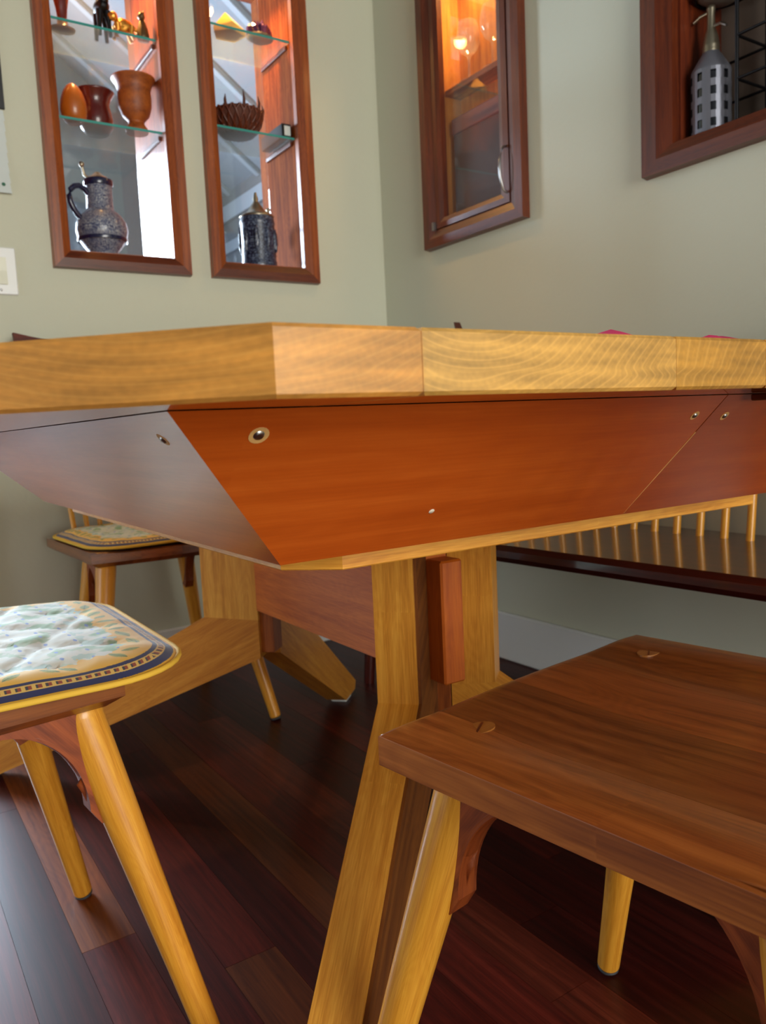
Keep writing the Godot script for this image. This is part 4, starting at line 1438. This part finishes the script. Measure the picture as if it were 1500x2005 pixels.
	for k in 5:
		var j := (k + 1) % 5
		b.quad(base[j], base[k], sh[k], sh[j])
		b.tri(sh[j], sh[k], apex)
		b.tri(base[k], base[j], c)
	put("point", b, M.crystal, t)
	c = Vector3(1.130, y2, -2.270)
	t = thing("amethyst_cluster", "dark purple crystal cluster on grey rock on the top glass shelf", "crystal", c)
	b = MB.new()
	blob(b, c + Vector3(0, 0.012, 0), Vector3(0.042, 0.0118, 0.032), 31, 0.12, 12, true)
	put("rock", b, M.matrix, t)
	b = MB.new()
	var rng := RandomNumberGenerator.new()
	rng.seed = 3
	for k in 26:
		var o := c + Vector3(rng.randf_range(-0.032, 0.032), 0.016, rng.randf_range(-0.022, 0.022))
		var h := rng.randf_range(0.026, 0.052) * (1.2 - absf(o.x - c.x) * 12.0)
		h = maxf(h, 0.012)
		var r := rng.randf_range(0.006, 0.011)
		var ax := Vector3(rng.randf_range(-0.4, 0.4), 1, rng.randf_range(-0.4, 0.4)).normalized()
		var f := fr(o, ax.cross(Vector3.RIGHT), ax)
		f = Transform3D(Basis(f.basis.x, ax, f.basis.x.cross(ax)), o)
		for i in 6:
			var a0 := TAU * i / 6; var a1 := TAU * (i + 1) / 6
			var q0 := Vector3(cos(a0) * r, 0, -sin(a0) * r); var q1 := Vector3(cos(a1) * r, 0, -sin(a1) * r)
			b.quad(f * q0, f * q1, f * (q1 + Vector3(0, h * 0.65, 0)), f * (q0 + Vector3(0, h * 0.65, 0)))
			b.tri(f * (q0 + Vector3(0, h * 0.65, 0)), f * (q1 + Vector3(0, h * 0.65, 0)), f * Vector3(0, h, 0))
	put("crystals", b, M.amethyst, t)


# ---------- right wall ----------
func build_cabinet() -> void:
	var t := thing("wall_cabinet", "narrow lit wall cabinet with a glass door in a dark wood frame", "cabinet", Vector3(WX, 1.194, -1.745))
	var P := func(p: Vector2, d: float) -> Vector3: return Vector3(WX - d, p.y, p.x)
	# outer casing
	mitred_frame(t, P, Rect2(-1.957, 1.193, 0.425, 0.86), Rect2(-1.905, 1.243, 0.320, 0.76), 0.024, 0.014, M.frame_dark, M.frame_dark, Vector3.FORWARD)
	# door: stiles and rails
	var dr := thing_part("door", t)
	mitred_frame(dr, func(p: Vector2, d: float) -> Vector3: return Vector3(WX - 0.004 - d, p.y, p.x), Rect2(-1.903, 1.245, 0.316, 0.756), Rect2(-1.872, 1.274, 0.245, 0.70), 0.012, 0.006, M.frame_dark, M.frame_dark, Vector3.FORWARD)
	var b := MB.new()
	b.box(Vector3(WX + 0.004, 1.270, -1.876), Vector3(WX + 0.008, 1.978, -1.622))
	put("pane", b, M.pane, dr)
	b = MB.new()
	var path: Array = []
	for q in [[0.006, 1.392, -1.598], [-0.014, 1.384, -1.599], [-0.024, 1.352, -1.600], [-0.026, 1.330, -1.600], [-0.024, 1.306, -1.600], [-0.014, 1.276, -1.599], [0.006, 1.268, -1.598]]:
		path.append(Vector3(WX - 0.012 + q[0], q[1], q[2]))
	b.tube(path, [0.0035], 10)
	put("handle", b, M.steel, dr)
	b = MB.new()
	b.box(Vector3(WX - 0.026, 1.243, -1.912), Vector3(WX - 0.012, 1.266, -1.904), 0.001)
	put("hinge", b, M.steel, dr)
	# interior
	var dep := 0.080
	for z in [CAB[0], CAB[1] - 0.006]:
		b = MB.new()
		b.box(Vector3(WX + 0.010, CAB[2], z), Vector3(WX + dep, CAB[3], z + 0.006))
		put("side_panel", b, M.cabinet, t, fr(Vector3(WX, 1.6, z), Vector3.UP))
	b = MB.new()
	b.box(Vector3(WX + dep - 0.006, CAB[2], CAB[0]), Vector3(WX + dep, CAB[3], CAB[1]))
	put("back_panel", b, M.cabinet, t, fr(Vector3(WX, 1.6, -1.75), Vector3.UP))
	for y in [CAB[2], CAB[3] - 0.006]:
		b = MB.new()
		b.box(Vector3(WX + 0.010, y, CAB[0] + 0.006), Vector3(WX + dep - 0.006, y + 0.006, CAB[1] - 0.006))
		put("bottom_panel" if y < 1.5 else "top_panel", b, M.cabinet, t, fr(Vector3(WX, y, -1.75), Vector3.FORWARD))
	b = MB.new()
	b.box(Vector3(WX + 0.014, 1.6135, CAB[0] + 0.007), Vector3(WX + dep - 0.007, 1.6285, CAB[1] - 0.007), 0.001)
	put("shelf", b, M.frame, t, fr(Vector3(WX, 1.62, -1.75), Vector3.FORWARD))
	puck_lamp(t, Vector3(WX + 0.042, CAB[3] - 0.016, -1.75), Color(1.0, 0.80, 0.52), LAMP_CAB, Vector3(0, -1, 0), 78.0)
	# wine glasses
	var prof := [Vector2(0, 0), Vector2(0.030, 0.0), Vector2(0.031, 0.0015), Vector2(0.012, 0.005), Vector2(0.0042, 0.012), Vector2(0.0036, 0.060), Vector2(0.006, 0.070), Vector2(0.022, 0.082), Vector2(0.032, 0.102), Vector2(0.034, 0.124), Vector2(0.030, 0.148), Vector2(0.027, 0.160), Vector2(0.0262, 0.160), Vector2(0.029, 0.148), Vector2(0.033, 0.124), Vector2(0.031, 0.102), Vector2(0.020, 0.084), Vector2(0, 0.078)]
	var g := turned("wine_glass", "clear stemmed glass on the lit cabinet shelf, the one nearer the room corner", "glass", Vector3(WX + 0.042, 1.6288, -1.800), prof, M.cup_glass, "glasses in the lit cabinet", 28)
	var g2 := copy_thing(g, "clear stemmed glass on the lit cabinet shelf, the one nearer the door handle")
	g2.position = Vector3(WX + 0.042, 1.6288, -1.700)


	var bx := thing("reflection_block", "dark purple block added low in the lit cabinet, standing in for reflections in its glass door", "box", Vector3(WX + 0.06, 1.2683, -1.75))  # added block, coloured like the reflections in the door pane
	var bb := MB.new()
	bb.box(Vector3(WX + 0.022, 1.2683, -1.858), Vector3(WX + 0.072, 1.50, -1.640), 0.003)
	put("case", bb, M.plum, bx)
	bb = MB.new()
	bb.box(Vector3(WX + 0.019, 1.5003, -1.861), Vector3(WX + 0.0735, 1.545, -1.637), 0.003)
	put("lid", bb, M.plum_reflection_pale, bx)  # paler upper band of the same imitated reflection


func thing_part(called: String, parent: Node) -> Node3D:
	var o := Node3D.new()
	o.name = called
	parent.add_child(o, true)
	return o


func rod(b: MB, a: Vector3, c: Vector3, r := 0.0035) -> void:
	b.tube([a, c], [r], 8)


func build_recess() -> void:
	var t := thing("framed_recess", "dark recess in the right wall with a wide reddish wood frame", "wall niche", Vector3(WX, 1.187, -0.75))
	var P := func(p: Vector2, d: float) -> Vector3: return Vector3(WX - d, p.y, p.x)
	mitred_frame(t, P, Rect2(-1.170, 1.186, 0.840, 0.82), Rect2(-1.097, 1.241, 0.694, 0.706), 0.022, 0.010, M.frame_dark, M.frame_dark, Vector3.FORWARD)
	var dep := 0.16
	var b := MB.new()
	b.box(Vector3(WX + dep - 0.006, RECESS[2], RECESS[0]), Vector3(WX + dep, RECESS[3], RECESS[1]))
	put("back_panel", b, M.back_panel, t)
	for z in [RECESS[0], RECESS[1] - 0.008]:
		b = MB.new()
		b.box(Vector3(WX + 0.012, RECESS[2], z), Vector3(WX + dep - 0.006, RECESS[3], z + 0.008))
		put("side_panel", b, M.recess, t, fr(Vector3(WX, 1.6, z), Vector3.UP))
	for y in [RECESS[2], RECESS[3] - 0.008]:
		b = MB.new()
		b.box(Vector3(WX + 0.012, y, RECESS[0] + 0.008), Vector3(WX + dep - 0.006, y + 0.008, RECESS[1] - 0.008))
		put("floor_panel" if y < 1.5 else "top_panel", b, M.frame_dark, t, fr(Vector3(WX, y, -0.8), Vector3.FORWARD))
	var y0: float = RECESS[2] + 0.0083
	# soda siphon in a perforated metal sleeve
	var c := Vector3(WX + 0.052, y0, -1.048)
	var s := thing("soda_siphon", "grey glass siphon bottle in a perforated metal sleeve standing in the dark recess", "siphon bottle", c)
	b = MB.new()
	b.lathe_h([Vector2(0, 0), Vector2(0.0375, 0), Vector2(0.0375, 0), Vector2(0.0375, 0.110), Vector2(0.035, 0.126), Vector2(0.026, 0.146), Vector2(0.017, 0.160), Vector2(0.0145, 0.166), Vector2(0, 0.166)], Transform3D(Basis(), c), 32)
	put("bottle", b, M.smoke, s)
	b = MB.new()
	var R := 0.0395
	var n := 9
	var rows := 4
	var hrow := 0.0310
	for k in n:
		var a0 := TAU * k / n
		for i in rows:
			var yb := 0.002 + i * hrow
			# a cell with a hole: four bands, curved in steps
			for q in [[0.0, 1.0, 0.0, 0.24], [0.0, 1.0, 0.78, 1.0], [0.0, 0.30, 0.24, 0.78], [0.70, 1.0, 0.24, 0.78]]:
				for e in 3:
					var u0: float = lerpf(q[0], q[1], e / 3.0); var u1: float = lerpf(q[0], q[1], (e + 1) / 3.0)
					var b0 := a0 + TAU / n * u0; var b1 := a0 + TAU / n * u1
					var l: float = yb + hrow * q[2]; var h: float = yb + hrow * q[3]
					var f := func(a: float, y: float, r: float) -> Vector3: return c + Vector3(cos(a) * r, y, -sin(a) * r)
					b.quad(f.call(b0, l, R), f.call(b1, l, R), f.call(b1, h, R), f.call(b0, h, R))
					b.quad(f.call(b0, h, R - 0.0015), f.call(b1, h, R - 0.0015), f.call(b1, l, R - 0.0015), f.call(b0, l, R - 0.0015))
	b.lathe([Vector2(R, 0.126), Vector2(0.0385, 0.130), Vector2(0.030, 0.144), Vector2(0.020, 0.160), Vector2(0.0165, 0.166)], Transform3D(Basis(), c), 36)
	put("sleeve", b, M.alu, s)
	b = MB.new()
	b.lathe_h([Vector2(0.017, 0.164), Vector2(0.0175, 0.170), Vector2(0.0165, 0.172), Vector2(0.0175, 0.176), Vector2(0.0165, 0.180), Vector2(0.014, 0.196), Vector2(0.011, 0.206), Vector2(0.0085, 0.214), Vector2(0.0075, 0.240), Vector2(0.0090, 0.250), Vector2(0.0085, 0.256), Vector2(0, 0.258)], Transform3D(Basis(), c), 24)
	put("head", b, M.pewter, s)
	b = MB.new()
	b.tube([c + Vector3(0, 0.246, -0.006), c + Vector3(-0.004, 0.243, -0.022), c + Vector3(-0.006, 0.236, -0.036)], [0.004, 0.0035, 0.003], 8)
	put("spout", b, M.pewter, s)
	b = MB.new()
	b.tube([c + Vector3(0, 0.216, 0.006), c + Vector3(-0.006, 0.212, 0.026), c + Vector3(-0.008, 0.202, 0.040)], [0.0035, 0.003, 0.0025], 8)
	put("lever", b, M.steel, s)
	# black wire rack
	var r := thing("wire_rack", "black wire rack of square cells standing in the dark recess beside the siphon", "rack", Vector3(WX + 0.075, y0, -0.75))
	b = MB.new()
	var xs := [WX + 0.030, WX + 0.135]
	var zs := [-0.976, -0.850, -0.720, -0.590, -0.470]
	var ys := [y0 + 0.004, y0 + 0.084, y0 + 0.166, y0 + 0.345, y0 + 0.420]
	for x in xs:
		for z in zs: rod(b, Vector3(x, y0, z), Vector3(x, y0 + 0.45, z), 0.0038)
		for y in ys: rod(b, Vector3(x, y, zs[0]), Vector3(x, y, zs[-1]), 0.003)
	for z in zs:
		for y in ys: rod(b, Vector3(xs[0], y, z), Vector3(xs[1], y, z), 0.003)
	for y in [ys[1], ys[2], ys[3]]:
		rod(b, Vector3(xs[1], y, zs[0]), Vector3(xs[1], y, -1.086), 0.003)
	put("frame", b, M.iron, r)
	# dark bottles lying in the rack
	for q in [[0.205, -0.912], [0.122, -0.785]]:
		pass
	# shallow bowl hanging in a wire hoop at the top
	c = Vector3(WX + 0.075, y0 + 0.266, -1.039)
	var bw := thing("hanging_bowl", "round grey bowl in a black wire hoop above the siphon", "bowl", c)
	b = MB.new()
	b.lathe([Vector2(0, 0.0), Vector2(0.030, 0.003), Vector2(0.048, 0.014), Vector2(0.056, 0.030), Vector2(0.058, 0.050), Vector2(0.055, 0.050), Vector2(0.045, 0.018), Vector2(0, 0.004)], Transform3D(Basis(), c), 32)
	put("bowl", b, M.grey_bowl, bw)
	b = MB.new()
	var ring: Array = []
	for k in 33:
		var a := TAU * k / 32.0
		ring.append(c + Vector3(cos(a) * 0.052, 0.012, sin(a) * 0.052))
	b.tube(ring, [0.003], 8)
	for a in [0.6, 2.7, 4.8]:
		rod(b, c + Vector3(cos(a) * 0.052, 0.012, sin(a) * 0.052), c + Vector3(cos(a) * 0.052, 0.34, sin(a) * 0.052), 0.002)
	put("hoop", b, M.iron, bw)


# ---------- small things on the left wall and on the table ----------
func build_small() -> void:
	var t := thing("light_switch", "white double rocker light switch plate on the left wall", "light switch", Vector3(0.325, 1.107, WZ))
	var b := MB.new()
	b.box(Vector3(0.268, 1.049, WZ + 0.0002), Vector3(0.381, 1.165, WZ + 0.006), 0.0025)
	put("plate", b, M.white_gloss, t)
	for k in 2:
		var x := 0.295 + k * 0.046
		b = MB.new()
		b.hexa([Vector3(x - 0.0165, 1.074, WZ + 0.0105), Vector3(x + 0.0165, 1.074, WZ + 0.0105), Vector3(x + 0.0165, 1.074, WZ + 0.005), Vector3(x - 0.0165, 1.074, WZ + 0.005),
			Vector3(x - 0.0165, 1.107, WZ + 0.0075), Vector3(x + 0.0165, 1.107, WZ + 0.0075), Vector3(x + 0.0165, 1.107, WZ + 0.005), Vector3(x - 0.0165, 1.107, WZ + 0.005)])
		b.hexa([Vector3(x - 0.0165, 1.107, WZ + 0.0075), Vector3(x + 0.0165, 1.107, WZ + 0.0075), Vector3(x + 0.0165, 1.107, WZ + 0.005), Vector3(x - 0.0165, 1.107, WZ + 0.005),
			Vector3(x - 0.0165, 1.140, WZ + 0.0085), Vector3(x + 0.0165, 1.140, WZ + 0.0085), Vector3(x + 0.0165, 1.140, WZ + 0.005), Vector3(x - 0.0165, 1.140, WZ + 0.005)])
		put("rocker", b, M.ivory, t)
		for y in [1.060, 1.154]:
			b = MB.new()
			b.lathe([Vector2(0.0032, 0.0), Vector2(0.003, 0.0012), Vector2(0, 0.0016)], Transform3D(Basis(Vector3.RIGHT, Vector3(0, 0, 1), Vector3.DOWN), Vector3(x, y, WZ + 0.006)), 12)
			put("screw", b, M.steel, t)
	t = thing("paper_sheet", "pale paper sheet hanging on the left wall below a dark picture", "paper", Vector3(0.28, 1.295, WZ))
	b = MB.new()
	for k in 8:      # slightly curling at the bottom
		var y0 := 1.295 + 0.025 * k; var y1 := y0 + 0.025
		var c := func(y: float) -> float: return 0.003 + 0.010 * pow(clampf((1.40 - y) / 0.105, 0.0, 1.0), 2.0)
		var z0: float = WZ + c.call(y0); var z1: float = WZ + c.call(y1)
		b.hexa([Vector3(0.16, y0, z0), Vector3(0.386, y0, z0), Vector3(0.386, y0, z0 - 0.0006), Vector3(0.16, y0, z0 - 0.0006), Vector3(0.16, y1, z1), Vector3(0.3835, y1, z1), Vector3(0.3835, y1, z1 - 0.0006), Vector3(0.16, y1, z1 - 0.0006)])
	put("sheet", b, M.paper, t)
	b = MB.new()
	b.lathe([Vector2(0.0045, 0), Vector2(0.0043, 0.0004), Vector2(0, 0.0005)], Transform3D(Basis(Vector3.RIGHT, Vector3(0, 0, 1), Vector3.DOWN), Vector3(0.3685, 1.316, WZ + 0.0101)), 14)
	put("green_mark", b, M.green, t)
	t = thing("dark_picture", "dark picture on the left wall just above the pale paper sheet", "picture", Vector3(0.28, 1.5, WZ))
	b = MB.new()
	b.box(Vector3(0.16, 1.4975, WZ + 0.0005), Vector3(0.3885, 1.76, WZ + 0.006), 0.001)
	put("panel", b, M.picture, t)
	# pink cloth on the table
	t = thing("pink_cloth", "crumpled bright pink cloth lying on the table top", "cloth", Vector3(0.50, TOPY, -0.45))
	b = MB.new()
	var nx := 40; var nz := 20
	var fn := FastNoiseLite.new()
	fn.seed = 2; fn.frequency = 14.0
	var H := func(i: int, j: int) -> Vector3:
		var x := 0.38 + 0.44 * i / nx; var z := -0.55 + 0.20 * j / nz
		var d := Vector2((x - 0.437) / 0.026, (z + 0.372) / 0.02).length()
		var y := 0.0128 * exp(-d * d)
		y += 0.0168 * exp(-pow((z + 0.41 + 0.01 * sin(x * 20.0)) / 0.014, 2.0)) * smoothstep(0.52, 0.60, x)
		y += 0.003 + 0.002 * fn.get_noise_2d(x, z)
		return Vector3(x, TOPY + maxf(0.0012, y), z)
	for i in nx:
		for j in nz:
			b.quad(H.call(i, j), H.call(i, j + 1), H.call(i + 1, j + 1), H.call(i + 1, j), 1)
			var dn := Vector3(0, -0.0009, 0)
			b.quad(H.call(i + 1, j) + dn, H.call(i + 1, j + 1) + dn, H.call(i, j + 1) + dn, H.call(i, j) + dn, 2)
	put("cloth", b, M.magenta, t)


# ---------- scene ----------
const LAMP_NICHE := 0.55
const LAMP_CAB := 0.24


func _ready() -> void:
	# camera
	var cam := Camera3D.new()
	cam.name = "camera"
	cam.fov = 65.71
	cam.near = 0.05
	cam.far = 60.0
	cam.keep_aspect = Camera3D.KEEP_HEIGHT
	add_child(cam)
	cam.transform = Transform3D(Basis(Vector3.UP, deg_to_rad(-33.3)) * Basis(Vector3.RIGHT, deg_to_rad(-6.2)) * Basis(Vector3(0, 0, 1), deg_to_rad(-2.68)), Vector3(0, 0.68, 0))
	cam.current = true
	var lens := CameraAttributesPhysical.new()
	lens.frustum_focal_length = 18.58
	lens.frustum_focus_distance = 0.62
	lens.frustum_near = 0.05
	lens.frustum_far = 60.0
	lens.exposure_aperture = 9.0
	cam.attributes = lens
	# sky, exposure
	var sky := Sky.new()
	var sm := ProceduralSkyMaterial.new()
	sm.sky_top_color = Color(0.55, 0.68, 0.90)
	sm.sky_horizon_color = Color(0.80, 0.86, 0.94)
	sm.ground_bottom_color = Color(0.30, 0.30, 0.27)
	sm.ground_horizon_color = Color(0.42, 0.42, 0.40)
	sky.sky_material = sm
	var env := Environment.new()
	env.background_mode = Environment.BG_SKY
	env.sky = sky
	env.background_energy_multiplier = 1.6
	env.tonemap_mode = Environment.TONE_MAPPER_LINEAR
	env.tonemap_exposure = 1.0
	env.sdfgi_enabled = true
	env.ssao_enabled = true
	env.ssil_enabled = true
	var we := WorldEnvironment.new()
	we.name = "environment"
	we.environment = env
	add_child(we)
	# daylight entering by the window of the next room, by the one behind the camera and by the one on the left
	var far_light := AreaLight3D.new()
	far_light.name = "next_room_daylight"
	far_light.area_size = Vector2(1.45, 1.5)
	far_light.light_color = Color(0.84, 0.92, 1.0)
	far_light.light_energy = 55.0
	far_light.area_range = 14.0
	far_light.shadow_enabled = true
	add_child(far_light)
	far_light.transform = Transform3D(Basis(Vector3.UP, PI), Vector3((WIN2[0] + WIN2[1]) / 2, (WIN2[2] + WIN2[3]) / 2, NEXTZ + 0.022))
	var win_light := AreaLight3D.new()
	win_light.name = "window_daylight"
	win_light.area_size = Vector2(1.8, 2.18)
	win_light.light_color = Color(1.0, 0.985, 0.94)
	win_light.light_energy = 12.8
	win_light.area_range = 12.0
	win_light.shadow_enabled = true
	add_child(win_light)
	win_light.transform = Transform3D(Basis(), Vector3((WIN[0] + WIN[1]) / 2, (WIN[2] + WIN[3]) / 2, BACKZ - 0.022))

	var side_light := AreaLight3D.new()
	side_light.name = "side_window_daylight"
	side_light.area_size = Vector2(1.1, 1.38)
	side_light.light_color = Color(0.95, 0.98, 1.0)
	side_light.light_energy = 1.25
	side_light.area_range = 12.0
	side_light.shadow_enabled = true
	add_child(side_light)
	side_light.transform = Transform3D(Basis(Vector3.UP, -PI / 2), Vector3(SIDEX + 0.022, (WIN3[2] + WIN3[3]) / 2, (WIN3[0] + WIN3[1]) / 2))

	make_materials()
	build_room()
	build_table()

	# chairs: right foreground, left with cushion, far end of the table
	var chair := make_chair("dining_chair", "bare brown wooden chair in the right foreground, pushed under the table front")
	var r := Vector3(0.989, 0, -0.148); var bk := Vector3(0.148, 0, 0.989)
	var corner := Vector3(0.314, 0, -0.506)
	chair.transform = Transform3D(Basis(r, Vector3.UP, bk), corner + r * 0.194 + bk * 0.2)
	chair.set_meta("group", "dining chairs")
	var ch2 := copy_thing(chair, "wooden chair at the left with a bright printed cushion, beside the table's long side", "dining chairs")
	r = Vector3(0.114, 0, 0.993).normalized(); bk = Vector3(-0.993, 0, 0.114).normalized()
	ch2.transform = Transform3D(Basis(r, Vector3.UP, bk), Vector3(0.184, 0, -1.000) + bk * 0.2)
	var ch3 := copy_thing(chair, "wooden chair beyond the table against the left wall, cushion half hidden by the apron", "dining chairs")
	ch3.transform = Transform3D(Basis(Vector3.UP, PI).scaled(Vector3(0.98, 1, 1)), Vector3(0.576, 0, -1.735 - 0.197))
	var cu := make_cushion("bright printed seat cushion with navy and yellow border on the left chair")
	cu.transform = Transform3D(Basis(Vector3.UP, -PI / 2).scaled(Vector3(0.936, 1, 0.936)), Vector3(0.054, 0.4405, -0.980))
	var cu2 := copy_thing(cu, "shaded printed seat cushion on the far chair against the wall")
	cu2.transform = Transform3D(Basis(Vector3.UP, 0.05), Vector3(0.585, 0.4405, -1.930))
	cu2.scale = Vector3(0.84, 1, 0.88)
	build_bench()
	build_niche("display_niche", "left of the two mirrored display niches, holding the round jug", NICHE1, SH1)
	build_niche("display_niche", "right of the two mirrored display niches, holding the dark stein", NICHE2, SH2)
	build_cabinet()
	build_recess()
	build_objects_niche1()
	build_objects_niche2()
	build_small()
